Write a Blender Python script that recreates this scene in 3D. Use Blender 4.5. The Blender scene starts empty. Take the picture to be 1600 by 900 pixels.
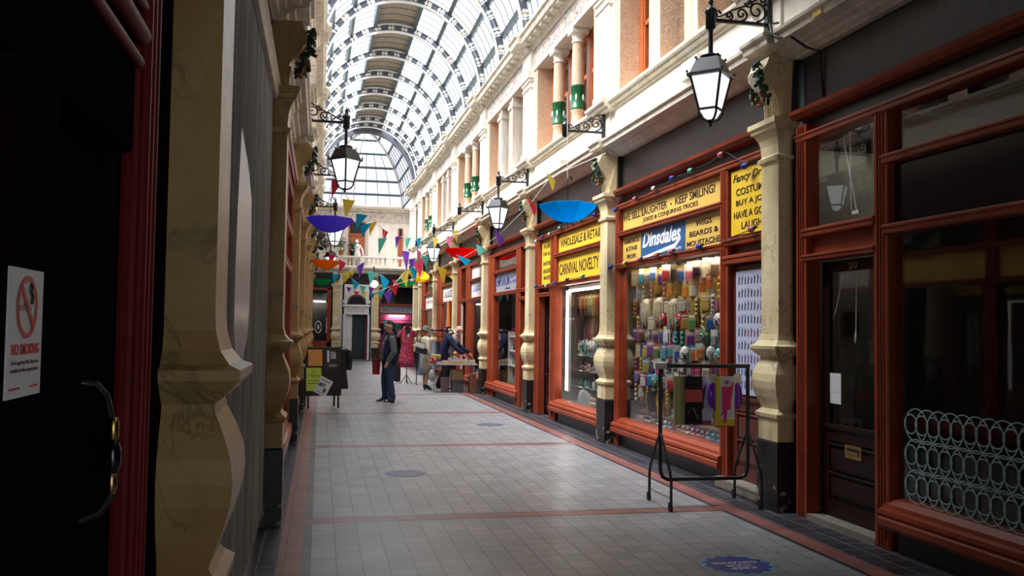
SKY = 2.7; SUN = 22.0; APSE = .36; EXPO = 0.35
import bpy, bmesh, math, random
from mathutils import Vector, Matrix, Euler
random.seed(7)
SC = bpy.context.scene
COL = SC.collection
PI = math.pi
# ------------------------------------------------------------------ materials
def node_mat(name):
    m = bpy.data.materials.new(name); m.use_nodes = True
    nt = m.node_tree; nt.nodes.clear()
    return m, nt
def mth(nt, op, a, b=None, c=None):
    n = nt.nodes.new('ShaderNodeMath'); n.operation = op
    for i, v in enumerate((a, b, c)):
        if v is None: continue
        if isinstance(v, (int, float)): n.inputs[i].default_value = v
        else: nt.links.new(v, n.inputs[i])
    return n.outputs[0]
def mixc(nt, f, a, b):
    n = nt.nodes.new('ShaderNodeMix'); n.data_type = 'RGBA'
    for sock, v in ((n.inputs[0], f), (n.inputs[6], a), (n.inputs[7], b)):
        if isinstance(v, (int, float)): sock.default_value = v
        elif isinstance(v, tuple): sock.default_value = (*v, 1)
        else: nt.links.new(v, sock)
    return n.outputs[2]
def noise(nt, scale=5, detail=4, vec=None, rough=.55, dist=0.):
    n = nt.nodes.new('ShaderNodeTexNoise'); n.inputs['Scale'].default_value = scale
    n.inputs['Detail'].default_value = detail; n.inputs['Roughness'].default_value = rough
    n.inputs['Distortion'].default_value = dist
    if vec is not None: nt.links.new(vec, n.inputs['Vector'])
    return n.outputs[0]
def ramp(nt, f, lo, hi):
    n = nt.nodes.new('ShaderNodeMapRange'); n.inputs[1].default_value = lo; n.inputs[2].default_value = hi
    nt.links.new(f, n.inputs[0]); return n.outputs[0]
def position(nt): return nt.nodes.new('ShaderNodeNewGeometry').outputs['Position']
def objcoord(nt): return nt.nodes.new('ShaderNodeTexCoord').outputs['Object']
def mapping(nt, vec, scale=(1,1,1)):
    n = nt.nodes.new('ShaderNodeMapping'); n.inputs['Scale'].default_value = scale
    nt.links.new(vec, n.inputs['Vector']); return n.outputs[0]
def bsdf(nt, color, rough=.5, metal=0., bump=None, bstr=.2, spec=.5, alpha=None, coat=0.):
    p = nt.nodes.new('ShaderNodeBsdfPrincipled'); o = nt.nodes.new('ShaderNodeOutputMaterial')
    for sock, v in ((p.inputs['Base Color'], color), (p.inputs['Roughness'], rough), (p.inputs['Metallic'], metal)):
        if isinstance(v, (int, float)): sock.default_value = v
        elif isinstance(v, tuple): sock.default_value = (*v, 1)
        else: nt.links.new(v, sock)
    p.inputs['Specular IOR Level'].default_value = spec
    p.inputs['Coat Weight'].default_value = coat
    if bump is not None:
        b = nt.nodes.new('ShaderNodeBump'); b.inputs['Strength'].default_value = bstr
        b.inputs['Distance'].default_value = .01
        nt.links.new(bump, b.inputs['Height']); nt.links.new(b.outputs[0], p.inputs['Normal'])
    nt.links.new(p.outputs[0], o.inputs[0]); return p
_mc = {}
def plain(name, col, rough=.5, metal=0., vary=.12, scale=6., spec=.5, coat=0.):
    """a paint with a little noise in its colour"""
    if name in _mc: return _mc[name]
    m, nt = node_mat(name)
    c = tuple(col); d = tuple(max(0, x * (1 - vary * 2)) for x in col)
    f = noise(nt, scale, 3, objcoord(nt))
    bsdf(nt, mixc(nt, f, d, c) if vary else c, rough, metal, spec=spec, coat=coat)
    _mc[name] = m; return m
def emit(name, col, s):
    m, nt = node_mat(name)
    e = nt.nodes.new('ShaderNodeEmission'); e.inputs[0].default_value = (*col, 1); e.inputs[1].default_value = s
    o = nt.nodes.new('ShaderNodeOutputMaterial'); nt.links.new(e.outputs[0], o.inputs[0]); return m
def glass_mat(name, tint=(1,1,1), refl=1.0, base=.04, film=0.):
    """thin window pane: clear pass-through plus a sharp reflection"""
    m, nt = node_mat(name)
    t = nt.nodes.new('ShaderNodeBsdfTransparent'); t.inputs[0].default_value = (*tint, 1)
    g = nt.nodes.new('ShaderNodeBsdfGlossy'); g.inputs['Roughness'].default_value = 0.01
    ge = nt.nodes.new('ShaderNodeNewGeometry'); dt = nt.nodes.new('ShaderNodeVectorMath'); dt.operation = 'DOT_PRODUCT'
    nt.links.new(ge.outputs['Normal'], dt.inputs[0]); nt.links.new(ge.outputs['Incoming'], dt.inputs[1])
    k = mth(nt, 'POWER', mth(nt, 'SUBTRACT', 1., mth(nt, 'ABSOLUTE', dt.outputs['Value'])), 5.)
    f = mth(nt, 'MINIMUM', mth(nt, 'MULTIPLY', mth(nt, 'ADD', base, mth(nt, 'MULTIPLY', k, 1. - base)), refl), 1.)
    mx = nt.nodes.new('ShaderNodeMixShader'); o = nt.nodes.new('ShaderNodeOutputMaterial')
    nt.links.new(f, mx.inputs[0]); nt.links.new(t.outputs[0], mx.inputs[1]); nt.links.new(g.outputs[0], mx.inputs[2])
    nt.links.new(mx.outputs[0], o.inputs[0]); return m

def make_marble(name='marbled_cream', ca=(.62, .48, .25), cb=(.78, .67, .43)):
    m, nt = node_mat(name)
    P = objcoord(nt)
    n1 = noise(nt, 1.6, 6, P, .6, .6)
    base = mixc(nt, ramp(nt, n1, .35, .7), ca, cb)
    v = noise(nt, 2.2, 5, mapping(nt, P, (1, 1, .55)), .6, 1.2)
    vein = mth(nt, 'SUBTRACT', 1., ramp(nt, mth(nt, 'ABSOLUTE', mth(nt, 'SUBTRACT', v, .5)), 0., .02))
    vein = mth(nt, 'MULTIPLY', vein, ramp(nt, noise(nt, 3.3, 2, P), .42, .62))
    c = mixc(nt, mth(nt, 'MULTIPLY', vein, .75), base, (.13, .12, .06))
    g = ramp(nt, noise(nt, 1.1, 3, P, .5, 1.5), .58, .75)
    c = mixc(nt, mth(nt, 'MULTIPLY', g, .35), c, (.42, .40, .2))
    bsdf(nt, c, .38, bump=noise(nt, 30, 3, P), bstr=.05); return m
def make_streaky(name, ca, cb, rough, sc=(9, 9, .8), spec=.5):
    m, nt = node_mat(name); P = objcoord(nt)
    f = noise(nt, 2.5, 6, mapping(nt, P, sc), .65)
    bsdf(nt, mixc(nt, ramp(nt, f, .3, .7), ca, cb), rough, spec=spec); return m
def make_red():
    m, nt = node_mat('red_paint'); P = objcoord(nt)
    f = noise(nt, 3, 5, P, .6)
    c = mixc(nt, ramp(nt, f, .3, .75), (.20, .032, .013), (.31, .055, .020))
    chips = ramp(nt, noise(nt, 46, 3, P, .7), .69, .74)
    c = mixc(nt, mth(nt, 'MULTIPLY', chips, .5), c, (.09, .018, .01))
    bsdf(nt, c, .36, bump=noise(nt, 40, 2, P), bstr=.06, spec=.25); return m
def make_stucco():
    m, nt = node_mat('pink_pebbledash'); P = objcoord(nt)
    v = nt.nodes.new('ShaderNodeTexVoronoi'); v.inputs['Scale'].default_value = 55; nt.links.new(P, v.inputs['Vector'])
    sp = nt.nodes.new('ShaderNodeSeparateColor'); nt.links.new(v.outputs['Color'], sp.inputs[0])
    bsdf(nt, mixc(nt, sp.outputs[0], (.58, .36, .22), (.74, .53, .37)), .85, bump=v.outputs['Distance'], bstr=.5); return m
def make_cornice():
    m, nt = node_mat('cream_cornice'); P = objcoord(nt)
    f = noise(nt, 3, 6, mapping(nt, P, (2, 2, .5)), .65)
    c = mixc(nt, ramp(nt, f, .28, .66), (.46, .40, .30), (.72, .65, .53))
    bsdf(nt, c, .5); return m
def make_upper():
    m, nt = node_mat('cream_upper'); P = objcoord(nt)
    f = noise(nt, 2.2, 6, mapping(nt, P, (2, 2, .6)), .65)
    c = mixc(nt, ramp(nt, f, .3, .6), (.74, .66, .53), (.86, .81, .72))
    spot = ramp(nt, noise(nt, 7, 4, P, .7), .70, .74)
    c = mixc(nt, mth(nt, 'MULTIPLY', spot, .5), c, (.3, .25, .2))
    bsdf(nt, c, .55); return m
def make_frieze():
    m, nt = node_mat('painted_frieze'); P = objcoord(nt)
    a = noise(nt, 6.5, 3, P, .5, 2.2)
    k = mth(nt, 'SUBTRACT', 1., ramp(nt, mth(nt, 'ABSOLUTE', mth(nt, 'SUBTRACT', a, .5)), .02, .05))
    hue = noise(nt, 3.1, 1, P)
    col = mixc(nt, ramp(nt, hue, .44, .5), (.10, .16, .14), (.45, .12, .16))
    col = mixc(nt, ramp(nt, hue, .55, .6), col, (.5, .4, .16))
    bsdf(nt, mixc(nt, k, (.72, .66, .57), col), .6); return m
def make_board():
    """weathered boarding, stripped and streaked"""
    m, nt = node_mat('weathered_board'); P = objcoord(nt)
    f = noise(nt, 3.2, 7, mapping(nt, P, (2.6, 2.6, .3)), .7)
    g = noise(nt, 1.1, 4, mapping(nt, P, (2.4, 2.4, .5)), .6)
    c = mixc(nt, ramp(nt, f, .3, .68), (.11, .10, .085), (.36, .335, .29))
    c = mixc(nt, mth(nt, 'MULTIPLY', ramp(nt, g, .5, .72), .7), c, (.17, .135, .14))
    z = nt.nodes.new('ShaderNodeSeparateXYZ'); nt.links.new(P, z.inputs[0])
    up = mth(nt, 'MULTIPLY', ramp(nt, z.outputs[2], 2.2, 3.4), ramp(nt, noise(nt, 2.6, 6, mapping(nt, P, (3, 3, .3)), .7), .42, .6))
    c = mixc(nt, mth(nt, 'MULTIPLY', up, .75), c, (.42, .43, .46))
    bsdf(nt, c, .5, bump=f, bstr=.15, spec=0.); return m
def make_floor():
    m, nt = node_mat('arcade_tiles')
    s = nt.nodes.new('ShaderNodeSeparateXYZ'); nt.links.new(position(nt), s.inputs[0])
    X, Y = s.outputs[0], s.outputs[1]
    xr = mth(nt, 'ADD', X, mth(nt, 'MULTIPLY', mth(nt, 'SUBTRACT', Y, 8.), .012))
    T = .1815
    u = mth(nt, 'DIVIDE', mth(nt, 'ADD', X, .03), T); v = mth(nt, 'DIVIDE', mth(nt, 'ADD', Y, .02), T)
    def groove(w, hw):
        fr = mth(nt, 'FRACT', w); d = mth(nt, 'MINIMUM', fr, mth(nt, 'SUBTRACT', 1., fr))
        return mth(nt, 'LESS_THAN', d, hw)
    gr = mth(nt, 'MAXIMUM', groove(u, .026), groove(v, .026))
    cv = nt.nodes.new('ShaderNodeCombineXYZ')
    nt.links.new(mth(nt, 'FLOOR', u), cv.inputs[0]); nt.links.new(mth(nt, 'FLOOR', v), cv.inputs[1])
    wn = nt.nodes.new('ShaderNodeTexWhiteNoise'); nt.links.new(cv.outputs[0], wn.inputs['Vector'])
    tv = wn.outputs['Value']
    grey = mixc(nt, tv, (.245, .25, .26), (.33, .335, .35))
    worn = noise(nt, 1.3, 5, position(nt), .6)
    grey = mixc(nt, mth(nt, 'MULTIPLY', ramp(nt, worn, .45, .75), .45), grey, (.20, .195, .19))
    pink = mixc(nt, tv, (.225, .085, .07), (.30, .125, .105))
    dark = mixc(nt, tv, (.02, .02, .026), (.042, .04, .052))
    mid = mixc(nt, tv, (.07, .075, .085), (.11, .115, .125))
    yb = mth(nt, 'SUBTRACT', mth(nt, 'PINGPONG', mth(nt, 'ADD', mth(nt, 'SUBTRACT', Y, 7.98), 48.2), 2.41), 0.)
    inb = lambda val, lo, hi: mth(nt, 'MULTIPLY', mth(nt, 'GREATER_THAN', val, lo), mth(nt, 'LESS_THAN', val, hi))
    c = mixc(nt, mth(nt, 'LESS_THAN', yb, .115), grey, dark)
    c = mixc(nt, mth(nt, 'LESS_THAN', yb, .085), c, pink)
    notb = mth(nt, 'GREATER_THAN', yb, .085)
    # left border
    c = mixc(nt, mth(nt, 'MULTIPLY', inb(X, -.092, -.03), notb), c, mid)
    c = mixc(nt, inb(X, -.262, -.092), c, pink)
    c = mixc(nt, mth(nt, 'LESS_THAN', X, -.262), c, dark)
    # right border
    c = mixc(nt, mth(nt, 'MULTIPLY', inb(xr, 3.715, 3.76), notb), c, dark)
    c = mixc(nt, inb(xr, 3.76, 3.93), c, pink)
    c = mixc(nt, mth(nt, 'GREATER_THAN', xr, 3.93), c, dark)
    edge = mth(nt, 'MAXIMUM', mth(nt, 'GREATER_THAN', xr, 3.93), mth(nt, 'LESS_THAN', X, -.262))
    c = mixc(nt, mth(nt, 'MULTIPLY', gr, .8), c, mixc(nt, edge, (.045, .043, .05), (.22, .21, .22)))
    r = mth(nt, 'ADD', .24, mth(nt, 'MULTIPLY', worn, .22))
    bsdf(nt, c, r, bump=mth(nt, 'SUBTRACT', 1., gr), bstr=.12, spec=.5); return m

M = {}
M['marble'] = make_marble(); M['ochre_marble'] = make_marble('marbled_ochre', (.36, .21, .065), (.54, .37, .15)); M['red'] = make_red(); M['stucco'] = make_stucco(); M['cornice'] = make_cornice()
M['upper'] = make_upper(); M['frieze'] = make_frieze(); M['board'] = make_board(); M['floor'] = make_floor()
def make_plinth():
    m, nt = node_mat('chipped_black_plinth'); P = objcoord(nt); s = nt.nodes.new('ShaderNodeSeparateXYZ'); nt.links.new(P, s.inputs[0])
    n = noise(nt, 9, 5, P, .65); low = mth(nt, 'SUBTRACT', 1., ramp(nt, s.outputs[2], .0, .42))
    k = ramp(nt, mth(nt, 'ADD', n, mth(nt, 'MULTIPLY', low, .12)), .665, .68)
    bsdf(nt, mixc(nt, k, (.008, .008, .009), mixc(nt, noise(nt, 14, 2, P), (.45, .42, .36), (.2, .13, .06))), .35, bump=noise(nt, 60, 3, P), bstr=.5); return m
M['plinth'] = make_plinth()
M['black'] = plain('black_gloss', (.008, .008, .009), .3, vary=.2)
M['iron'] = plain('black_iron', (.012, .012, .014), .4, vary=.2)
M['rackblack'] = plain('black_tube', (.012, .012, .013), .35, vary=.1)
M['fascia'] = make_streaky('dark_fascia', (.014, .011, .012), (.034, .027, .028), .34, (7, 7, .7), .22)
M['navy'] = plain('navy_panel', (.006, .007, .016), .14, vary=.2)
M['brownred'] = plain('brown_red_wood', (.11, .022, .012), .35, vary=.25)
M['darkwood'] = plain('dark_door_wood', (.024, .008, .008), .38, vary=.25, spec=.2)
M['mattwood'] = plain('matt_dark_wood', (.014, .006, .006), .8, vary=.25, spec=0.)
M['darkred'] = plain('dark_red_jamb', (.17, .012, .010), .5, vary=.2, spec=.1)
M['window_red'] = plain('sunlit_window_red', (.52, .13, .035), .4, vary=.1)  # frame red brightened to carry the sunlight on the upper windows
M['white'] = plain('white_paint', (.78, .77, .74), .5, vary=.05)
M['offwhite'] = plain('off_white', (.72, .7, .66), .5, vary=.05)
M['paper'] = plain('paper_white', (.72, .72, .72), .6, vary=.03)
M['metalgrey'] = plain('roof_steel', (.05, .075, .085), .5, vary=.15)
M['steelwhite'] = plain('arch_white', (.74, .73, .72), .5, vary=.06)
M['archdark'] = plain('arch_dark', (.11, .115, .14), .5, vary=.1)
M['gold'] = plain('gold_leaf', (.5, .3, .09), .4, .3, vary=.1)
M['brass'] = plain('brass', (.55, .36, .12), .25, 1., vary=.15)
M['green_glaze'] = plain('green_glaze', (.02, .16, .06), .2, vary=.35, scale=25)
M['leaf'] = plain('leaf_green', (.02, .07, .03), .4, vary=.3, scale=30)
M['berry'] = plain('berry_red', (.30, .025, .03), .35, vary=.2)
M['orange_fruit'] = plain('orange_fruit', (.42, .12, .02), .4, vary=.2)
M['yellow'] = plain('sign_yellow', (.84, .54, .03), .45, vary=.08)
M['ochre'] = plain('sign_ochre', (.74, .48, .10), .45, vary=.1, scale=3)
M['blue'] = plain('sign_blue', (.025, .11, .28), .35, vary=.1)
M['lettering'] = plain('sign_lettering', (.035, .012, .012), .5, vary=0)
M['grey_sign'] = plain('grey_sign', (.30, .32, .36), .4, vary=.1)
M['navy_letter'] = plain('navy_letter', (.02, .03, .16), .4, vary=0)
M['stone'] = plain('step_stone', (.28, .24, .19), .7, vary=.3)
M['ridge'] = plain('ridge_boards', (.3, .25, .19), .8, vary=.25, scale=12)
M['pane'] = glass_mat('window_glass')
M['panedoor'] = M['pane']
M['skyglass'] = glass_mat('roof_glass', (.93, .96, .98), .5)
M['apseglass'] = glass_mat('apse_wired_glass', (APSE, APSE*.97, APSE*1.05), .5)
M['lampglass'] = emit('lamp_frosted', (.86, .93, 1.0), 1.0)
M['tube'] = emit('tube_light', (1., .94, .82), 75.)
M['tube_soft'] = emit('tube_light_soft', (1., .97, .9), 11.)
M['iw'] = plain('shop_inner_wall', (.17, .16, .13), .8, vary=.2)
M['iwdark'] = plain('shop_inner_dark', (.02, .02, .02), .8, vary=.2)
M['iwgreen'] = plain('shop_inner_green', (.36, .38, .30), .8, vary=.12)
M['shelf'] = plain('shelf_wood', (.2, .12, .06), .6, vary=.2)
M['peg'] = plain('peg_board', (.42, .33, .16), .8, vary=.2)
# ------------------------------------------------------------------ mesh builder
class MB:
    def __init__(s): s.v = []; s.f = []; s.m = []; s.mats = []; s.smooth = []
    def mi(s, m):
        if m not in s.mats: s.mats.append(m)
        return s.mats.index(m)
    def add(s, vs, fs, m, smooth=False):
        b = len(s.v); s.v.extend([tuple(p) for p in vs]); i = s.mi(m)
        for f in fs: s.f.append(tuple(b + k for k in f)); s.m.append(i); s.smooth.append(smooth)
        return s
    def box(s, x0, x1, y0, y1, z0, z1, m):
        x0, x1 = sorted((x0, x1)); y0, y1 = sorted((y0, y1)); z0, z1 = sorted((z0, z1))
        return s.add([(x, y, z) for x in (x0, x1) for y in (y0, y1) for z in (z0, z1)],
            [(0,1,3,2),(4,6,7,5),(0,4,5,1),(2,3,7,6),(0,2,6,4),(1,5,7,3)], m)
    def bbox(s, x0, x1, y0, y1, z0, z1, m, b=.01):
        """box with chamfered edges"""
        bm = bmesh.new(); bmesh.ops.create_cube(bm, size=1)
        for v in bm.verts: v.co = Vector(((x0+x1)/2+v.co.x*abs(x1-x0), (y0+y1)/2+v.co.y*abs(y1-y0), (z0+z1)/2+v.co.z*abs(z1-z0)))
        b = min(b, .45*min(abs(x1-x0), abs(y1-y0), abs(z1-z0)))
        bmesh.ops.bevel(bm, geom=bm.edges[:], offset=b, segments=2, affect='EDGES', profile=.6)
        bm.verts.index_update(); s.add([v.co[:] for v in bm.verts], [[v.index for v in f.verts] for f in bm.faces], m); bm.free(); return s
    def obox(s, c, sz, rot, m):
        R = Euler(rot).to_matrix(); c = Vector(c)
        vs = [c + R @ Vector((x*sz[0]/2, y*sz[1]/2, z*sz[2]/2)) for x in (-1,1) for y in (-1,1) for z in (-1,1)]
        return s.add(vs, [(0,1,3,2),(4,6,7,5),(0,4,5,1),(2,3,7,6),(0,2,6,4),(1,5,7,3)], m)
    def prism(s, poly, axis, t0, t1, m):
        """poly of 2-D points extruded along axis ('x': (y,z) points, 'y': (x,z), 'z': (x,y))"""
        f = {'x': lambda p, t: (t, p[0], p[1]), 'y': lambda p, t: (p[0], t, p[1]), 'z': lambda p, t: (p[0], p[1], t)}[axis]
        n = len(poly); vs = [f(p, t0) for p in poly] + [f(p, t1) for p in poly]
        fs = [tuple(range(n)), tuple(range(2*n-1, n-1, -1))] + [(i, (i+1) % n, n+(i+1) % n, n+i) for i in range(n)]
        return s.add(vs, fs, m)
    def tube(s, pts, r, m, n=8, closed=False, smooth=True):
        pts = [Vector(p) for p in pts]; k = len(pts); rs = r if isinstance(r, (list, tuple)) else [r]*k
        ring = []; up = None
        for i, p in enumerate(pts):
            a = pts[i-1] if (i or closed) else p; b = pts[(i+1) % k] if (i < k-1 or closed) else p
            t = (b-a).normalized() if (b-a).length > 1e-9 else Vector((0,0,1))
            if up is None: up = Vector((0,0,1)) if abs(t.z) < .9 else Vector((1,0,0))
            u = t.cross(up); u = u.normalized() if u.length > 1e-6 else t.orthogonal().normalized()
            w = u.cross(t).normalized(); up = w
            ring.append([p + rs[i]*(math.cos(2*PI*j/n)*u + math.sin(2*PI*j/n)*w) for j in range(n)])
        vs = [q for g in ring for q in g]; fs = []
        for i in range(k if closed else k-1):
            a, b = i*n, ((i+1) % k)*n
            fs += [(a+j, a+(j+1) % n, b+(j+1) % n, b+j) for j in range(n)]
        s.add(vs, fs, m, smooth)
        if not closed: s.add(ring[0]+ring[-1], [tuple(range(n-1,-1,-1)), tuple(range(n, 2*n))], m)
        return s
    def lathe(s, prof, c, m, n=16, axis='z', smooth=True, sx=1., sy=1.):
        vs = []; k = len(prof)
        for r, z in prof:
            for j in range(n):
                a = 2*PI*j/n; p = (r*math.cos(a)*sx, r*math.sin(a)*sy, z)
                if axis == 'x': p = (p[2], p[0], p[1])
                if axis == 'y': p = (p[0], p[2], p[1])
                vs.append((c[0]+p[0], c[1]+p[1], c[2]+p[2]))
        fs = [(i*n+j, i*n+(j+1) % n, (i+1)*n+(j+1) % n, (i+1)*n+j) for i in range(k-1) for j in range(n)]
        s.add(vs, fs, m, smooth)
        if prof[0][0] > 1e-5: s.add(vs[:n], [tuple(range(n-1,-1,-1))], m)
        if prof[-1][0] > 1e-5: s.add(vs[-n:], [tuple(range(n))], m)
        return s
    def sphere(s, c, r, m, n=12, k=8):
        r = r if isinstance(r, tuple) else (r, r, r)
        vs = []
        for i in range(k+1):
            t = PI*i/k
            for j in range(n):
                a = 2*PI*j/n
                vs.append((c[0]+r[0]*math.sin(t)*math.cos(a), c[1]+r[1]*math.sin(t)*math.sin(a), c[2]-r[2]*math.cos(t)))
        fs = [(i*n+j, i*n+(j+1) % n, (i+1)*n+(j+1) % n, (i+1)*n+j) for i in range(k) for j in range(n)]
        return s.add(vs, fs, m, True)
    def rloft(s, rings, m, smooth=False, cap=True):
        """rings of equal point count"""
        n = len(rings[0]); k = len(rings)
        vs = [p for g in rings for p in g]
        fs = [(i*n+j, i*n+(j+1) % n, (i+1)*n+(j+1) % n, (i+1)*n+j) for i in range(k-1) for j in range(n)]
        s.add(vs, fs, m, smooth)
        if cap: s.add(rings[0]+rings[-1], [tuple(range(n-1,-1,-1)), tuple(range(n, 2*n))], m)
        return s
    def text(s, string, origin, ux, uy, width, height, m, depth=.004, shear=0., align='l', bold=.0):
        """lettering fitted into width x height, baked into this mesh"""
        vs, fs = text_geo(string, shear, bold)
        if not vs: return s
        x0 = min(p[0] for p in vs); x1 = max(p[0] for p in vs); y0 = min(p[1] for p in vs); y1 = max(p[1] for p in vs)
        sx = width/(x1-x0) if width else height/(y1-y0); sy = height/(y1-y0)
        ux = Vector(ux); uy = Vector(uy); nz = ux.cross(uy); o = Vector(origin)
        off = {'l': 0, 'c': -.5*(x1-x0)*sx, 'r': -(x1-x0)*sx}[align]
        out = [o + ux*((p[0]-x0)*sx+off) + uy*((p[1]-y0)*sy) + nz*(depth*(1 if p[2] > 0 else 0)) for p in vs]
        return s.add(out, fs, m)
    def build(s, name, parent=None, flip=1, org=None, sharp=None):
        me = bpy.data.meshes.new(name)
        vs = [(p[0]*flip, p[1], p[2]) for p in s.v] if flip != 1 else s.v
        me.from_pydata(vs, [], s.f)
        for m in s.mats: me.materials.append(m)
        me.polygons.foreach_set('material_index', s.m); me.polygons.foreach_set('use_smooth', s.smooth)
        bm = bmesh.new(); bm.from_mesh(me); bmesh.ops.recalc_face_normals(bm, faces=bm.faces[:]); bm.to_mesh(me); bm.free()
        me.update()
        o = bpy.data.objects.new(name, me); COL.objects.link(o)
        if parent is not None: o.parent = parent
        return o
_tg = {}
def text_geo(string, shear=0., bold=0.):
    key = (string, shear, bold)
    if key in _tg: return _tg[key]
    cu = bpy.data.curves.new('lettering', 'FONT'); cu.body = string; cu.size = 1; cu.extrude = .02
    cu.shear = shear; cu.offset = bold; cu.resolution_u = 3
    o = bpy.data.objects.new('lettering', cu); COL.objects.link(o)
    dg = bpy.context.evaluated_depsgraph_get(); ev = o.evaluated_get(dg); me = ev.to_mesh()
    res = ([tuple(v.co) for v in me.vertices], [tuple(p.vertices) for p in me.polygons])
    ev.to_mesh_clear(); bpy.data.objects.remove(o); bpy.data.curves.remove(cu)
    _tg[key] = res; return res
# ------------------------------------------------------------------ placing
RX, LX, TAPER = 4.22, -.31, .012
def rpos(a, s, z=0.): return Vector((RX + a - TAPER*(s-8.), s, z))
def spos(side, a, s, z=0.):
    if side == 'R': return rpos(a, s, z)
    if side == 'L': return Vector((LX - a, s, z))
    return Vector((a, s, z))
FL = {'R': 1, 'L': -1, 'W': 1}
def put(o, side, org):
    o.location = spos(side, *org)
    if side == 'R': o.rotation_euler = (0, 0, TAPER)
    return o
def tag(o, label=None, cat=None, group=None, kind=None):
    for k, v in (('label', label), ('category', cat), ('group', group), ('kind', kind)):
        if v: o[k] = v
    return o
def thing(name, label, cat, side='W', org=(0,0,0), group=None, rot=None, kind=None):
    o = bpy.data.objects.new(name, None); COL.objects.link(o); put(o, side, org)
    if rot is not None: o.rotation_euler = (rot[0], rot[1], rot[2] + (TAPER if side == 'R' else 0))
    o.empty_display_size = .1
    return tag(o, label, cat, group, kind)
KIDS = {}
def copy_tree(o, parent=None, depth=0):
    c = o.copy(); COL.objects.link(c)
    if parent is not None: c.parent = parent
    for ch in list(o.children): copy_tree(ch, c, depth+1)
    return c
def struct(name, mb, side='W', org=(0,0,0)):
    o = mb.build(name, None, FL[side]); put(o, side, org); o['kind'] = 'structure'; return o
ORD = ['first','second','third','fourth','fifth','sixth','seventh','eighth','ninth','tenth','eleventh','twelfth','thirteenth','fourteenth',
 'fifteenth','sixteenth','seventeenth','eighteenth','nineteenth','twentieth','twenty-first','twenty-second','twenty-third','twenty-fourth',
 'twenty-fifth','twenty-sixth','twenty-seventh','twenty-eighth','twenty-ninth','thirtieth']
RP = [3.05, 7.9, 12.9, 17.75, 22.6, 27.4, 31.9, 36.3]
LP = [3.0, 8.0, 13.25, 18.0, 22.8, 27.6, 32.2, 36.6]
YEND = 38.7
YWALL = 44.
# ================================================================== the setting
mb = MB(); mb.box(-3.2, 8.2, -4, 46, -.2, 0, M['floor']); struct('floor', mb)

# ---- pilasters -----------------------------------------------------------
def sq(off, z, hw=.165, back=.17): return [(-off, -hw-off, z), (-off, hw+off, z), (back, hw+off, z), (back, -hw-off, z)]
def pilaster_parts(root, fl):
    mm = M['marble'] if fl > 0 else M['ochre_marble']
    mb = MB(); mb.rloft([sq(.03, 0), sq(.03, .63), sq(.02, .65)], M['plinth']); mb.build('plinth', root, fl)
    mb = MB(); mb.rloft([sq(.02, .65), sq(.02, .86), sq(.04, .87), sq(.045, .905), sq(.015, .93), sq(0., .95)], mm); mb.build('pedestal', root, fl)
    pr = [(.0,.95),(.012,.99),(.04,1.06),(.062,1.14),(.07,1.21),(.062,1.28),(.038,1.35),(.01,1.41),(.004,1.44),(.03,1.46),(.06,1.49),(.082,1.515),(.085,1.545),(.05,1.56),(.02,1.6),(.004,1.66),(0,1.72)]
    mb = MB(); mb.rloft([sq(o, z) for o, z in pr], mm); mb.build('vase_base', root, fl)
    mb = MB(); mb.rloft([sq(0, 1.72), sq(0, 3.31), sq(.025, 3.325), sq(.03, 3.36), sq(.005, 3.375), sq(.0, 3.39)], mm); mb.build('shaft', root, fl)
    pr = [(.0,3.39),(.006,3.48),(.02,3.54),(.045,3.585),(.05,3.60),(.075,3.615),(.08,3.65),(.1,3.66),(.1,3.71)]
    mb = MB(); mb.rloft([sq(o, z) for o, z in pr], mm); mb.build('capital', root, fl)
    # scrolled console, flared at its head, with fluted foot
    pf = [(.17,3.71,.13),(.02,3.71,.13),(.012,3.78,.125),(.015,3.86,.125),(0,3.93,.128),(-.04,4.0,.135),(-.1,4.06,.15),(-.14,4.12,.16),(-.15,4.18,.165),(-.12,4.24,.17),(-.10,4.30,.17),(.17,4.30,.17)]
    n = len(pf); vs = [(a, -w, z) for a, z, w in pf] + [(a, w, z) for a, z, w in pf]
    fs = [tuple(range(n)), tuple(range(2*n-1, n-1, -1))] + [(i, (i+1) % n, n+(i+1) % n, n+i) for i in range(n)]
    mb = MB(); mb.add(vs, fs, mm)
    for k in range(5): mb.tube([(.012-.004, -.09+.045*k, 3.73), (.006, -.09+.045*k, 3.84), (-.006, -.09+.045*k, 3.92)], .014, mm, 6)
    mb.build('console', root, fl)
    # lyre shaped fan and the garland of leaves and fruit over it
    mb = MB()
    for k in range(7):
        t = (k-3)/3.; mb.tube([(-.165, .03+t*.075, 4.19-.02*t*t), (-.13, .03+t*.06, 4.08), (-.06, .03+t*.03, 3.98)], [.016, .014, .008], M['cornice'], 6)
    mb.build('fan_ornament', root, fl)
    mb = MB(); rnd = random.Random(3)
    path = [(-.17,-.11,4.22),(-.175,-.12,4.14),(-.165,-.12,4.06),(-.13,-.115,3.99),(-.09,-.09,3.94),(-.07,-.04,3.90),(-.07,.02,3.90),(-.09,.07,3.93),(-.12,.1,3.98)]
    for i, p in enumerate(path):
        for q in range(7):
            d = [rnd.uniform(-1, 1) for _ in range(3)]
            mb.obox((p[0]+d[0]*.035-.01, p[1]+d[1]*.04, p[2]+d[2]*.035), (.055, .03, .012), (d[0]*2, d[1]*2, d[2]*3), M['leaf'])
        for q in range(3):
            d = [rnd.uniform(-1, 1) for _ in range(3)]; f = M['berry'] if i in (3, 4) else M['orange_fruit'] if i > 4 else M['leaf']
            mb.sphere((p[0]-.02+d[0]*.02, p[1]+d[1]*.03, p[2]+d[2]*.03), .022, f, 7, 5)
    mb.build('fruit_garland', root, fl)
PROTO = {}
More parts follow.
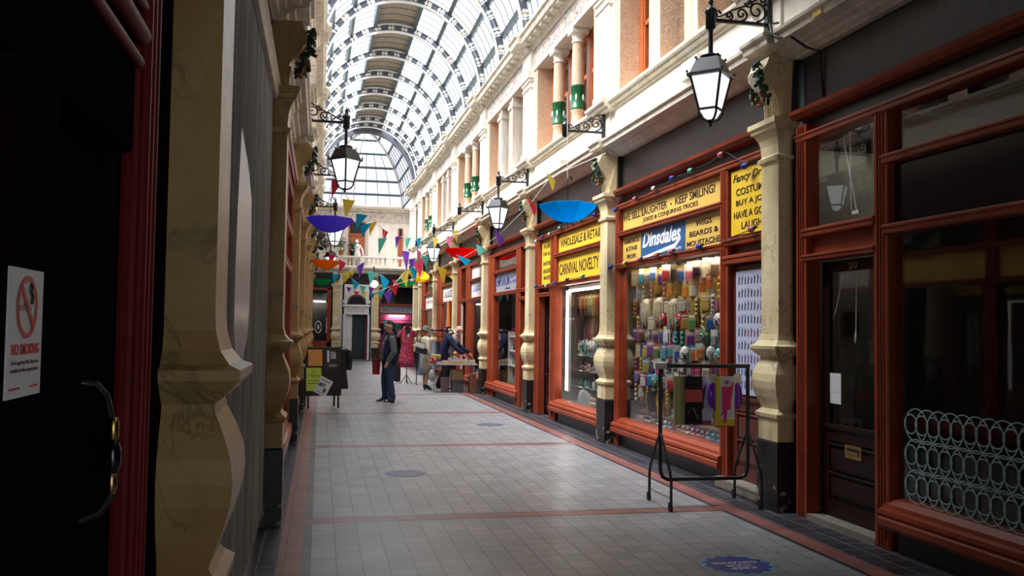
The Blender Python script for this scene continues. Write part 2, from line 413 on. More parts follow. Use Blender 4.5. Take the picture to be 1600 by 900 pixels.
def pilaster(side, s, label, a=0.):
    if side not in PROTO:
        r = PROTO[side] = thing('pilaster', label, 'pilaster', side, (a, s, 0), 'cream pilasters along the %s shops' % ('sunlit' if side == 'R' else 'shaded'))
        pilaster_parts(r, FL[side]); return r
    r = copy_tree(PROTO[side]); put(r, side, (a, s, 0)); r['label'] = label; return r
rl = ['close to the camera before the vacant shop', 'between the vacant shop door and the joke shop doorway', 'between the two yellow-signed joke shop fronts',
      'between the carnival novelty door and the grey-signed shop', 'beside the trestle table of books', 'beyond the blue-lettered white sign',
      'fourth beyond the blue umbrella', 'second from the far end of its row']
for i, s in enumerate(RP): pilaster('R', s, 'cream marbled pilaster with black plinth, ' + rl[i])
pilaster('R', 38.2, 'cream marbled pilaster with black plinth, last of the joke shop row')
ll = ['nearest one at the edge of the weathered boarding', 'at the far edge of the weathered boarding', 'second beyond the weathered boarding', 'just before the sandwich board',
      'first beyond the sandwich board', 'second beyond the sandwich board', 'third beyond the sandwich board', 'last before the far tea-shop window']
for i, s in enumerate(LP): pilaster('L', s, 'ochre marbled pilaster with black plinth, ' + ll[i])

# ---- party walls behind the pilasters, upper storeys, cornices ------------
def prof_strip(mb, prof, s0, s1, m): mb.prism([(p[0], p[1]) for p in prof], 'y', s0, s1, m)
CORN = [(.32,4.27),(.14,4.27),(.14,4.30),(.10,4.315),(.08,4.345),(.03,4.36),(.02,4.385),(-.09,4.40),(-.10,4.46),(-.13,4.475),(-.135,4.505),(.0,4.535),(.32,4.56)]
SILL = [(.3,4.93),(.0,4.94),(-.02,4.97),(-.055,4.985),(-.065,5.02),(-.1,5.035),(-.105,5.075),(-.06,5.10),(.3,5.12)]
TOPC = [(.3,7.28),(-.03,7.28),(-.05,7.32),(-.09,7.34),(-.10,7.38),(-.26,7.42),(-.27,7.52),(-.31,7.55),(-.32,7.6),(-.1,7.64),(.3,7.66)]
def shifted(p, d): return [(x - d if x < .25 else x, z) for x, z in p]
win_n = [0]
def upper_storey(side, P, s_lo, s_hi):
    mb = MB()
    mb.box(.03, .5, s_lo, s_hi, 4.45, 5.05, M['upper'])
    for p in P:
        mb.box(.15, 1.8, p-.2, p+.2, 0, 4.45, M['black'])                 # party wall end
        mb.box(-.0, .6, p-.42, p+.42, 5.05, 6.86, M['upper'])
        mb.box(.012, .6, p-.62, p-.42, 5.05, 6.86, M['stucco']); mb.box(.012, .6, p+.42, p+.62, 5.05, 6.86, M['stucco'])
        mb.box(.0, .25, p-.2, p+.2, 4.5, 5.0, M['upper'])
        for (d, h, z0, z1) in ((.055,.30,5.1,6.8),(.09,.34,5.1,5.24),(.07,.32,5.24,5.28),(.08,.33,6.55,6.6),(.09,.34,6.68,6.74),(.12,.37,6.74,6.86)):
            mb.box(-d, .05, p-h, p+h, z0, z1, M['upper'])
    mb.box(-.02, .6, s_lo, s_hi, 6.86, 6.94, M['upper'])
    mb.box(.0, .6, s_lo, s_hi, 6.94, 7.28, M['frieze'])
    for p in P: mb.box(-.07, .1, p-.34, p+.34, 6.94, 7.28, M['upper'])
    mb.box(1.3, 1.36, s_lo, s_hi, 4.45, 7.28, M['iw'])
    mb.box(.5, 1.36, s_lo, s_hi, 7.2, 7.28, M['iw'])
    for k, (p, q) in enumerate(zip(P, P[1:])):
        c = (p+q)/2
        if k % 2 == 0 or k % 2 == 1:
            pass
        if not COLUMNED(side, k):
            for d in (-.58, .58):
                mb.box(.03, .45, c+d-.2, c+d+.2, 5.05, 6.86, M['stucco'])
                mb.box(.015, .3, c+d-.2, c+d-.13, 5.05, 6.86, M['upper'])
                mb.box(.0, .3, c+d-.22, c+d+.22, 6.62, 6.7, M['upper'])
    struct('wall_right' if side == 'R' else 'wall_left', mb, side)
    mb = MB(); prof_strip(mb, CORN, s_lo, s_hi, M['cornice'])
    for p in P: prof_strip(mb, shifted(CORN, .07), p-.24, p+.24, M['cornice'])
    struct('trim_1' if side == 'R' else 'trim_4', mb, side)
    mb = MB(); prof_strip(mb, SILL, s_lo, s_hi, M['cornice'])
    for p in P: prof_strip(mb, shifted(SILL, .09), p-.42, p+.42, M['cornice'])
    struct('trim_2' if side == 'R' else 'trim_5', mb, side)
    mb = MB(); prof_strip(mb, TOPC, s_lo, s_hi, M['cornice'])
    for p in P: prof_strip(mb, shifted(TOPC, .09), p-.34, p+.34, M['cornice'])
    s = s_lo
    while s < s_hi:
        mb.box(-.22, 0, s, s+.16, 7.36, 7.42, M['cornice']); s += .4
    struct('trim_3' if side == 'R' else 'trim_6', mb, side)
    # windows: three lights a bay
    for k, (p, q) in enumerate(zip(P, P[1:])):
        if q < 7: continue
        c = (p+q)/2; e0, e1 = p+.62, q-.62
        for l, (w0, w1) in enumerate(((e0, c-.55), (c-.6, c+.6), (c+.55, e1))):
            win_n[0] += 1
            r = bpy.data.objects.new('window_%d' % win_n[0], None); COL.objects.link(r); put(r, side, (.33, (w0+w1)/2, 5.1)); r['kind'] = 'structure'
            h = (w1-w0)/2; mb = MB()
            for (y0, y1, z0, z1) in ((-h, -h+.13, 0, 1.76), (h-.13, h, 0, 1.76), (-h, h, 0, .1), (-h, h, 1.66, 1.76)): mb.bbox(-.02, .1, y0, y1, z0, z1, M['window_red'], .015)
            mb.box(.0, .07, -h+.1, h-.1, .98, 1.05, M['window_red']); mb.box(.0, .05, -h+.13, -h+.18, .1, 1.66, M['window_red']); mb.box(.0, .05, h-.18, h-.13, .1, 1.66, M['window_red'])
            mb.build('frame', r, FL[side])
            mb = MB(); mb.box(.04, .045, -h+.1, h-.1, .08, 1.68, M['pane']); mb.build('pane', r, FL[side])
def COLUMNED(side, k): return k % 2 == 0 if side == 'R' else k % 2 == 1
# bays counted from the one between the second and third pilaster
PR = [-1.9] + RP + [YEND]; PL = [-1.9] + LP + [YEND]
def COLUMNED(side, k): return k in (3, 5, 7)
upper_storey('R', PR, -4, YEND+.2); upper_storey('L', PL, -4, YWALL+1)
# round columns with a green glazed band
def column_parts(r, fl):
    mb = MB(); mb.lathe([(.13,0),(.13,.05),(.115,.08),(.105,.3),(.12,.32),(.12,.35)], (0,0,0), M['stucco'], 16); mb.build('base', r, fl)
    mb = MB(); mb.lathe([(.125,.35),(.13,.38),(.122,.39),(.122,.72),(.13,.73),(.125,.77)], (0,0,0), M['green_glaze'], 16)
    for k in range(6):
        a = k*PI/3; mb.sphere((.122*math.cos(a), .122*math.sin(a), .55), (.02,.02,.06), M['white'], 6, 5)
    mb.build('glazed_band', r, fl)
    mb = MB(); mb.lathe([(.11,.77),(.108,1.2),(.1,1.52)], (0,0,0), M['stucco'], 16); mb.build('shaft', r, fl)
    mb = MB(); mb.lathe([(.115,1.52),(.115,1.55),(.1,1.57),(.11,1.63),(.14,1.67)], (0,0,0), M['upper'], 16); mb.box(-.15,.15,-.15,.15,1.67,1.76,M['upper']); mb.build('capital', r, fl)
cp = {}
for side, P in (('R', PR), ('L', PL)):
    for k in (3, 5, 7):
        c = (P[k]+P[k+1])/2
        for j, d in enumerate((-.6, .6)):
            lab = 'pinkish upper-storey column with green glazed band, %s of the pair in the %s %s' % (('nearer', 'farther')[j], ('first', 'second', 'third')[(k-3)//2], 'columned bay above the joke shop row' if side == 'R' else 'columned bay above the shaded shops')
            if side in cp: r = copy_tree(cp[side]); r['label'] = lab; put(r, side, (.12, c+d, 5.1))
            else:
                r = cp[side] = thing('column', lab, 'column', side, (.12, c+d, 5.1), 'upper storey columns'); column_parts(r, FL[side])

# ---- the glazed vault -----------------------------------------------------
ZS, VX, VZ = 7.62, 2.22, 2.55
V0 = 8.0
def xc(Y): return 1.97 - .006*(Y-8)
def vp(t, Y, dr=0.): return (xc(Y) + (VX+dr)*math.sin(t), Y, ZS + (VZ+dr)*math.cos(t))
R_ = math.radians
TS = [R_(x) for x in (-90, -71, -52, -33, -14.5, 14.5, 33, 52, 71, 90)]
def vault_sheet(mb, ta, tb, y0, y1, dr, m, n=6, thick=0.):
    ring = lambda Y, d: [vp(ta+(tb-ta)*i/n, Y, d) for i in range(n+1)]
    if thick:
        a, b, c, d = ring(y0, dr), ring(y0, dr+thick), ring(y1, dr), ring(y1, dr+thick)
        vs = a+b+c+d; k = n+1; fs = []
        for i in range(n): fs += [(i, i+1, 2*k+i+1, 2*k+i), (k+i, 3*k+i, 3*k+i+1, k+i+1), (i, k+i, k+i+1, i+1), (2*k+i, 2*k+i+1, 3*k+i+1, 3*k+i)]
        fs += [(0, 2*k, 3*k, k), (n, k+n, 3*k+n, 2*k+n)]
        mb.add(vs, fs, m)
    else:
        a, b = ring(y0, dr), ring(y1, dr); k = n+1
        mb.add(a+b, [(i, i+1, k+i+1, k+i) for i in range(n)], m)
mb = MB()
for ta, tb in zip(TS, TS[1:]):
    if abs(ta+tb) < .01: vault_sheet(mb, ta, tb, V0, YEND, .06, M['ridge'], 6, .06)
struct('ceiling', mb)
mb = MB()
for ta, tb in zip(TS, TS[1:]):
    if abs(ta+tb) > .01: vault_sheet(mb, ta, tb, V0, YEND, .07, M['skyglass'], 6)
g = struct('ceiling_glass', mb)
mb = MB()
for t in TS:
    e = []
    for Y in (V0, YEND):
        c = Vector(vp(t, Y, .02)); u = Vector((math.cos(t), 0, -math.sin(t))); w = Vector((math.sin(t), 0, math.cos(t)))
        e.append([tuple(c+u*i*.05+w*j*.06) for i, j in ((-1,-1),(1,-1),(1,1),(-1,1))])
    mb.rloft(e, M['metalgrey'])
Y = V0
AR = sorted([s for s in RP[1:]] + [(p+q)/2 for p, q in zip(RP[1:], RP[2:])] + [37.5-.1])
k = 0
while Y < YEND:
    for ta, tb in ((TS[0], TS[4]), (TS[5], TS[9])):
        mb.tube([vp(ta+(tb-ta)*i/8, Y, .06) for i in range(9)], .012, M['metalgrey'], 4)
    Y += .44
for i in range(60):                                                      # board joints under the ridge
    Y = V0+.3+i*.5
    if Y < YEND: mb.tube([vp(TS[4]+(TS[5]-TS[4])*i2/4, Y, .055) for i2 in range(5)], .008, M['metalgrey'], 4)
struct('ceiling_trim', mb)
# near end: unseen flat roof added to darken the near bays, gable above the first arch
mb = MB(); mb.box(-2.5, 6.5, -4, V0, 7.62, 7.8, M['iw'])
pts = [vp(t, V0, .1) for t in [R_(-90+18*i) for i in range(11)]]
mb.prism([(p[0], p[2]) for p in pts], 'y', V0-.1, V0, M['upper']); struct('ceiling_shade', mb)
mb = MB(); mb.box(-2.5, .6, -4.2, -4, 0, 7.8, M['iwdark']); mb.box(2.8, 6.5, -4.2, -4, 0, 7.8, M['iwdark']); mb.box(.6, 2.8, -4.2, -4, 2.5, 7.8, M['iwdark']); struct('wall_front', mb)  # street opening added and sized to light the camera-facing sides
mb = MB()
for (x0, x1) in ((-3.2, -2.0), (6.4, 8.2)): mb.box(x0, x1, -4, YWALL+2, -.1, 4.45, M['iwdark'])
struct('wall_back_lots', mb)
# arches
def arc_band(mb, d0, d1, y0, y1, ta, tb, m, n):
    vs = []; fs = []
    for i in range(n+1):
        t = ta+(tb-ta)*i/n
        for d, y in ((d0, y0), (d1, y0), (d1, y1), (d0, y1)):
            vs.append(((VX+d)*math.sin(t), y, ZS+(VZ+d)*math.cos(t)))
    for i in range(n):
        a, b = 4*i, 4*i+4
        fs += [(a+j, a+(j+1) % 4, b+(j+1) % 4, b+j) for j in range(4)]
    fs += [(0,1,2,3), (4*n+3, 4*n+2, 4*n+1, 4*n)]
    mb.add(vs, fs, m)
mb = MB(); mb.sphere((0,0,0), (.052, .035, .052), M['steelwhite'], 10, 6); o = mb.build('rosette'); ROS = o.data; bpy.data.objects.remove(o)
def arch_parts(r):
    mb = MB(); arc_band(mb, -.02, .02, -.05, .05, -PI/2, PI/2, M['steelwhite'], 40); mb.build('outer_rib', r)
    mb = MB(); arc_band(mb, -.225, -.185, -.05, .05, -PI/2, PI/2, M['steelwhite'], 40); mb.build('inner_rib', r)
    bars = MB(); disc = MB(); sqs = MB(); N = 18
    for g_ in range(N):
        t0 = -PI/2 + PI*(g_+.5)/N; st = PI/N
        def pt(t, d): return ((VX+d)*math.sin(t), 0, ZS+(VZ+d)*math.cos(t))
        for q in range(6):
            t = t0 + st*(-.45+.085*q); a, b = pt(t, -.19), pt(t, -.012)
            bars.tube([a, ((a[0]+b[0])/2, 0, (a[2]+b[2])/2), b], [.022, .016, .022], M['archdark'], 5)
        for dt in (.10, .33):
            aa = t0+st*dt
            for e0, e1 in ((-.1, -.08), (.08, .1)):
                q4 = [pt(aa+st*e0, -.19), pt(aa+st*e1, -.19), pt(aa+st*e1, -.02), pt(aa+st*e0, -.02)]
                bars.rloft([[(p_[0], y_, p_[2]) for p_ in q4] for y_ in (-.02, .02)], M['archdark'])
            c = pt(t0+st*dt, -.105); ro = bpy.data.objects.new('rosette', ROS); COL.objects.link(ro); ro.parent = r; ro.location = c
            for e in (-.09, .09):
                a, b = pt(t0+st*(dt+e), -.19), pt(t0+st*(dt+e), -.012)
                bars.tube([a, b], .012, M['archdark'], 5)
        if g_ % 3 == 1:
            for dd in (-.05, -.16):
                c = pt(t0+st*.22, dd); sqs.sphere(c, (.04, .03, .03), M['gold'], 8, 5)
    bars.build('baluster_lattice', r); sqs.build('gilt_trim', r)
proto = None
nA = len(AR)
for i, Y in enumerate(AR):
    lab = 'white and dark iron roof arch with rosettes, %s counting back from the glazed end' % ORD[nA-1-i]
    if proto is None:
        r = proto = thing('roof_arch', lab, 'arch', 'W', (xc(Y), Y, 0), 'arches of the glazed roof'); arch_parts(r)
    else:
        r = copy_tree(proto); r['label'] = lab; r.location = (xc(Y), Y, 0)
# glazed end: hipped apse
mb = MB(); gl = MB(); D = YWALL+1 - YEND
def ap(k, f):                       # k: corner 0..3 of the plan, f: elevation angle
    px = (-VX, -2.12, 2.12, VX)[k]; py = (0, D, D, 0)[k]; c = math.cos(f)
    return (xc(YEND)+px*(c if k in (1, 2) else c), YEND+py*c, ZS+(VZ)*math.sin(f))
F = [R_(x) for x in (0, 14, 28, 42, 57, 73, 88)]
for k in range(3):
    for f0, f1 in zip(F, F[1:]):
        gl.add([ap(k, f0), ap(k+1, f0), ap(k+1, f1), ap(k, f1)], [(0,1,2,3)], M['apseglass'] if f0 < .9 else M['skyglass'])
    for f0 in F[:-1]: mb.tube([ap(k, f0), ap(k+1, f0)], .06, M['metalgrey'], 4)
    for j in range(1, 7):
        w = j/7
        if k != 1: w = j/7
        mb.tube([tuple(Vector(ap(k, f)).lerp(Vector(ap(k+1, f)), w)) for f in F], .013, M['metalgrey'], 4)
for k in (1, 2): mb.tube([ap(k, R_(88*i/14)) for i in range(15)], .07, M['steelwhite'], 6)
mb.tube([tuple(Vector(ap(1, f)).lerp(Vector(ap(2, f)), .43)) for f in F], .035, M['steelwhite'], 6)
struct('ceiling_apse', mb); struct('ceiling_apse_glass', gl)
mb = MB(); n = 40; vs = []
for i in range(n+1):
    t = -PI/2+PI*i/n
    for d, y in ((-.2, -.1), (.1, -.1), (.1, .1), (-.2, .1)): vs.append((xc(YEND)+(VX+d)*math.sin(t), YEND+y, ZS+(VZ+d)*math.cos(t)))
fs = []
for i in range(n): fs += [(4*i+j, 4*i+(j+1) % 4, 4*i+4+(j+1) % 4, 4*i+4+j) for j in range(4)]
mb.add(vs, fs, M['archdark']); r = mb.build('end_arch'); tag(r, 'heavy dark iron arch framing the glazed end of the roof', 'arch')
# ================================================================== shopfronts
LEDGE = [(.22,3.66),(.08,3.66),(.07,3.685),(.045,3.70),(.035,3.735),(.07,3.75),(.22,3.76)]
SILLP = [(.24,.17),(.06,.17),(.04,.2),(.04,.25),(.06,.265),(.045,.285),(.05,.315),(.085,.33),(.095,.36),(.14,.40),(.24,.41)]
def grille_mat():
    m, nt = node_mat('pierced_grille'); P = objcoord(nt)
    s = nt.nodes.new('ShaderNodeSeparateXYZ'); nt.links.new(P, s.inputs[0])
    a = mth(nt, 'FRACT', mth(nt, 'MULTIPLY', mth(nt, 'ADD', s.outputs[1], s.outputs[2]), 26)); b = mth(nt, 'FRACT', mth(nt, 'MULTIPLY', mth(nt, 'SUBTRACT', s.outputs[1], s.outputs[2]), 26))
    k = mth(nt, 'MAXIMUM', mth(nt, 'LESS_THAN', a, .22), mth(nt, 'LESS_THAN', b, .22))
    bsdf(nt, mixc(nt, k, (.006, .006, .007), (.05, .05, .055)), .35, bump=k, bstr=.6); return m
M['grille'] = grille_mat()
def shopfront(side, s0, s1, label, posts, rails, panes, sills, blanks=(), frame=M['red'], fascia=M['fascia']):
    fl = FL[side]; c = (s0+s1)/2; r = thing('shopfront', label, 'shopfront', side, (0, c, 0)); L = lambda s: s-c
    mb = MB(); mb.box(.2, .26, L(s0)+.06, L(s1)-.06, 3.72, 4.265, fascia); mb.build('fascia_board', r, fl)
    mb = MB(); prof_strip(mb, LEDGE, L(s0)+.06, L(s1)-.06, frame); mb.build('ledge', r, fl)
    mb = MB(); mb.box(.19, .22, L(s0)+.06, L(s1)-.06, 3.5, 3.68, M['grille']); mb.build('vent_grille', r, fl)
    mb = MB()
    for (a, b, z0, z1) in posts:
        mb.bbox(.1, .24, L(a), L(b), z0, z1, frame, .012)
        w = b-a
        if w > .1:
            for q in (.3, .5, .7): mb.tube([(.098, L(a+w*q), z0+.02), (.098, L(a+w*q), z1-.02)], .011, frame, 5)
    for (a, b, z0, z1) in rails: mb.bbox(.085, .24, L(a), L(b), z0, z1, frame, .014); mb.box(.075, .2, L(a), L(b), z0+(z1-z0)*.62, z0+(z1-z0)*.85, frame)
    mb.build('timber_frame', r, fl)
    if sills:
        mb = MB(); k = MB()
        for a, b in sills:
            prof_strip(mb, SILLP, L(a), L(b), frame); k.box(.14, .24, L(a), L(b), 0, .18, M['black'])
        mb.build('sill', r, fl); k.build('stallriser', r, fl)
    for (a, b, z0, z1) in panes:
        mb = MB(); mb.box(.17, .176, L(a), L(b), z0, z1, M['pane']); mb.build('pane', r, fl)
    for (a, b, z0, z1, m) in blanks:
        mb = MB(); mb.box(.165, .19, L(a), L(b), z0, z1, m); mb.build('panel', r, fl)
    return r
def room_shell(side, s0, s1, depth, mback, mside, zc=3.5, zf=.3, mf=None):
    mb = MB()
    mb.box(depth, depth+.06, s0, s1, 0, zc, mback); mb.box(.3, depth, s0, s0+.03, 0, zc, mside); mb.box(.3, depth, s1-.03, s1, 0, zc, mside)
    mb.box(.3, depth, s0, s1, zc, zc+.05, mside); mb.box(.31, depth, s0, s1, zf-.03, zf, mf or M['shelf'])
    struct('wall_shop_interior', mb, side)
def shop_door(side, s0, s1, a, label, zt=2.32, mat=None, z0=.05, glass_z=.86, pane=None):
    """half-glazed shop door: stiles, rails, moulded lower panels"""
    mat = mat or M['darkwood']; fl = FL[side]; c = (s0+s1)/2; h = (s1-s0)/2
    r = thing('shop_door', label, 'door', side, (a, c, 0)); mb = MB()
    for y0, y1 in ((-h, -h+.1), (h-.1, h)): mb.bbox(0, .045, y0, y1, z0, zt, mat, .006)
    for za, zb in ((z0, z0+.14), (glass_z-.14, glass_z-.02), (zt-.1, zt)): mb.bbox(.002, .045, -h+.08, h-.08, za, zb, mat, .006)
    mb.bbox(-.02, .05, -h, h, glass_z-.03, glass_z+.01, mat, .008)
    mb.build('leaf', r, fl)
    mb = MB(); mb.box(.02, .035, -h+.08, h-.08, z0+.1, glass_z-.1, mat)
    nb = 2; zz = [z0+.16, (z0+glass_z)/2-.02, glass_z-.17]
    for za, zb in zip(zz, zz[1:]):
        mb.bbox(-.006, .03, -h+.13, h-.13, za+.03, zb-.03, mat, .02); mb.tube([(.004, -h+.1, zb), (.004, h-.1, zb)], .014, mat, 6)
    mb.build('lower_panel', r, fl)
    mb = MB(); mb.box(.02, .025, -h+.09, h-.09, glass_z, zt-.08, pane or M['pane']); mb.build('pane', r, fl)
    return r, fl, h
FACE = {'ux': (0, -1, 0), 'uy': (0, 0, 1)}                               # lettering that faces the aisle from the joke shop side
def sign(s_far, s_near, z0, z1, bg, lines, label, a=.155, letter=None, name='shop_sign', thick=.02, group=None):
    """painted board; each line: (text, centre 0..1, width fraction, base 0..1, height fraction, shear)"""
    s_far -= .008; s_near += .008; z0 += .006; z1 -= .014
    c = (s_far+s_near)/2; w = s_far-s_near; h = z1-z0
    r = thing(name, label, 'sign', 'R', (a, c, z0), group)
    mb = MB(); mb.box(0, thick, -w/2, w/2, 0, h, bg); mb.build('board', r)
    if lines:
        for ln in lines:
            mb = MB(); t, cx, wf, b, hf = ln[:5]; sh = ln[5] if len(ln) > 5 else 0; lm = ln[6] if len(ln) > 6 else (letter or M['lettering'])
            mb.text(t, (-.001, w/2 - w*cx, b*h), (0,-1,0), (0,0,1), w*wf, h*hf, lm, .003, sh, 'c', ln[7] if len(ln) > 7 else .012)
            mb.build('lettering', r)
    return r
# ---- vacant shop, number 20 ------------------------------------------------
z = 3.44
shopfront('R', 3.25, 7.68, 'vacant shopfront with red timber frame and dark glass',
  posts=[(7.42,7.6,0,3.6),(6.24,6.42,.0,3.52),(3.25,3.42,0,3.6)],
  rails=[(3.3,7.6,3.44,3.52),(3.3,6.3,3.02,3.10),(3.3,6.3,2.46,2.54),(6.4,7.5,2.55,2.63),(6.4,7.5,2.33,2.39)],
  panes=[(3.4,6.26,.4,2.48),(3.4,6.26,3.08,3.46),(6.4,7.44,2.62,3.46)], sills=[(3.25,6.3)],
  blanks=[(3.4,6.26,2.5,3.06,M['navy']),(6.4,7.44,2.37,2.57,M['red'])])
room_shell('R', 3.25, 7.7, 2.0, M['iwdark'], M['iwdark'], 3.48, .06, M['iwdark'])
mb = MB(); mb.box(.31, 1.9, 7.62, 7.67, .06, 3.4, M['iwgreen']); mb.box(.31, 1.95, 6.30, 6.34, .06, 3.44, M['iwdark']); struct('wall_shop_interior', mb, 'R')  # dark partition added to keep the lamp-lit wall out of the window
r, fl, h = shop_door('R', 6.44, 7.4, .25, 'dark wooden half-glazed door numbered 20 with brass letterbox')
mb = MB(); mb.bbox(-.012, .0, -.12, .12, .60, .72, M['brass'], .005); mb.build('letterbox', r)
mb = MB(); mb.box(-.015, -.011, -.085, .085, .635, .69, M['black']); mb.bbox(-.02, -.012, -.08, .08, .638, .668, M['brass'], .003); mb.build('letterbox_flap', r)
mb = MB(); mb.text('20', (-.002, .0, 2.235), (0,-1,0), (0,0,1), .13, .055, M['gold'], .003, 0, 'c', .015); mb.build('house_number', r)
mb = MB(); mb.tube([(-.01, -h+.05, 1.2), (-.05, -h+.05, 1.22), (-.05, -h+.05, 1.34), (-.01, -h+.05, 1.36)], .008, M['iron'], 6); mb.bbox(-.03,.0,-h+.03,-h+.07,1.55,1.62,M['iron'],.005); mb.build('handle', r)
mb = MB(); mb.box(.1, .35, 6.42, 7.42, 0, .05, M['stone']); struct('trim_7', mb, 'R')
def tagmesh(mb, name, label, cat, side='W', org=(0,0,0), group=None, kind=None):
    o = mb.build(name, None, FL[side]); put(o, side, org); return tag(o, label, cat, group, kind)
mb = MB(); mb.box(0, .004, -.14, .14, 0, .27, M['paper']); mb.box(-.002,0,-.11,.11,.1,.13,M['offwhite']); tagmesh(mb, 'paper_notice', 'blank white paper notice taped inside the vacant shop door', 'notice', 'R', (.262, 7.27, 1.05))
r = thing('wall_socket', 'white double socket on the vacant shop wall', 'socket', 'R', (.67, 7.618, .78))
mb = MB(); mb.bbox(-.11, .11, -.02, 0, 0, .10, M['white'], .006); mb.build('plate', r)
for x in (-.05, .05):
    mb = MB(); mb.box(x-.012, x+.012, -.024, -.02, .02, .05, M['iron']); mb.box(x-.015, x+.015, -.03, -.02, .06, .08, M['offwhite']); mb.build('outlet', r)
mb = MB(); mb.bbox(-.08, .08, -.025, 0, 0, .24, M['iron'], .008); mb.box(-.06, .06, -.027, -.02, .02, .22, M['darkwood']); tagmesh(mb, 'picture_frame', 'small dark framed picture on the vacant shop wall', 'picture', 'R', (.67, 7.618, 1.64))
mb = MB(); mb.tube([(0, .22, 2.2), (.0, .25, 2.05), (0, .30, 1.9), (0, .36, 1.8), (0, .42, 1.74)], .006, M['white'], 5); tagmesh(mb, 'pull_string', 'slack white blind cord behind the numbered door glass', 'cord', 'R', (.3, 6.95, 0))
mb = MB(); mb.tube([(0, 0, 2.2), (.0, .01, 1.7)], .005, M['white'], 5); mb.lathe([(.004,1.7),(.014,1.66),(.014,1.6),(.004,1.59)], (0,.01,0), M['white'], 8); tagmesh(mb, 'blind_pull', 'straight white blind pull hanging behind the numbered door', 'cord', 'R', (.3, 6.95, 0))
mb = MB(); mb.tube([(0,.0,3.42),(0,-.02,2.74)], .006, M['white'], 5); mb.tube([(0,.1,3.4),(0,-.1,2.72)], .006, M['white'], 5); mb.box(-.01,.01,-.14,-.04,2.7,2.73,M['white']); tagmesh(mb, 'fanlight_string', 'pair of white cords behind the fanlight over the numbered door', 'cord', 'R', (.24, 6.95, 0))
# interlaced ring film on the big pane
mb = MB(); RR = .125; m = plain('frosted_film', (.30, .44, .43), .6, vary=0)
def ring(mb, c, rad, w, m, n=28, y0=None, y1=None):
    vs = []; fs = []
    for i in range(n):
        t = 2*PI*i/n
        for rr in (rad-w/2, rad+w/2):
            for x in (-.001, .001): vs.append((x, c[0]+rr*math.cos(t), c[1]+rr*math.sin(t)))
    for i in range(n):
        a, b = 4*i, 4*((i+1) % n); fs += [(a, b, b+1, a+1), (a+2, a+3, b+3, b+2), (a, a+2, b+2, b), (a+1, b+1, b+3, a+3)]
    mb.add(vs, fs, m)
z = .53
row = 0
while z < 1.1:
    s = 3.5
    while s < 6.1:
        ring(mb, (s, z), RR, .009, m); ring(mb, (s+RR/2, z+.005), .072, .009, m); s += RR
    z += RR*1.84; row += 1
o = mb.build('ring_pattern_film'); put(o, 'R', (.163, 0, 0)); tag(o, 'pale green interlaced ring film across the vacant shop window foot', 'window film')
r = thing('hanging_poster', 'blue and pink poster hanging in the vacant shop window', 'poster', 'R', (.3, 4.72, 1.0))
mb = MB(); mb.box(0, .008, -.25, .28, 0, .45, plain('poster_navy', (.02,.03,.09), .4)); mb.box(0, .008, -.25, .28, .45, 1.0, plain('poster_blue', (.02,.3,.62), .4)); mb.box(0, .008, -.25, .28, 1.0, 1.22, plain('poster_pink', (.7,.12,.4), .4)); mb.build('sheet', r)
mb = MB(); mb.tube([(0,.2,1.22),(0,.2,1.5)], .003, M['white'], 4); mb.tube([(0,-.2,1.22),(0,-.2,1.5)], .003, M['white'], 4); mb.build('hanging_string', r)

r = thing('tube_light', 'added unseen tube light brightening the vacant shop behind the numbered door', 'light', 'R', (.9, 7.15, 3.3))  # unseen tube added to brighten the room behind the door
mb = MB(); mb.box(-.03, .03, -.3, .3, .03, .09, M['white']); mb.build('batten', r); mb = MB(); mb.tube([(0, -.28, .01), (0, .28, .01)], .018, M['tube_soft'], 8); mb.build('tube', r)
# ---- joke shop: laughter side ----------------------------------------------
shopfront('R', 8.12, 12.68, 'joke shop front under the keep smiling sign, red timber frame',
  posts=[(12.5,12.68,0,3.52),(9.0,9.19,0,3.5)], rails=[(8.12,12.6,3.44,3.52),(9.1,12.6,3.05,3.115),(9.1,12.6,2.57,2.65),(8.12,9.1,2.6,2.68),(8.12,9.1,2.40,2.5)],
  panes=[(9.17,12.52,.4,2.6)], sills=[(9.12,12.66)], blanks=[(8.12,9.02,2.48,2.62,M['brownred'])])
room_shell('R', 9.05, 12.7, 1.5, M['peg'], M['iw'], 2.75, .36)
mb = MB(); mb.box(.26, .95, 9.02, 9.07, 0, 2.7, M['offwhite']); mb.box(.3, 1.4, 8.1, 9.05, 2.5, 2.55, M['iw']); mb.box(.3, 1.4, 8.1, 8.12, 0, 2.5, M['iw']); mb.box(1.3, 1.4, 8.1, 9.05, 0, 2.5, M['iwdark']); struct('wall_shop_interior', mb, 'R')
mb = MB(); mb.bbox(.0, .6, 8.1, 9.1, 0, .12, M['stone'], .02); struct('trim_8', mb, 'R')
sign(12.48, 9.2, 3.115, 3.45, M['ochre'], [('WE SELL LAUGHTER  -  KEEP SMILING!', .47, .93, .44, .32), ('JOKES & CONJURING TRICKS', .52, .55, .1, .23)], 'ochre board reading we sell laughter, keep smiling, above the joke shop')
sign(12.48, 11.75, 2.65, 3.05, M['ochre'], [('HARMONICAS', .5, .86, .70, .16), ('& STAGE', .5, .62, .42, .16), ('PROPS', .5, .5, .12, .16)], 'narrow ochre board reading harmonicas and stage props')
r = sign(11.75, 10.25, 2.65, 3.05, M['blue'], [('Dinsdales', .48, .88, .40, .54, .3, M['white'], .028), ('T: 323672', .78, .3, .06, .12, 0, M['white'])], 'blue joke shop name board with white script lettering')
mb = MB(); mb.prism([(.70,.03),(-.42,.12),(-.60,.20),(-.62,.16),(-.45,.07),(.70,-.0)], 'x', -.004, 0, M['white']); mb.build('swash', r)
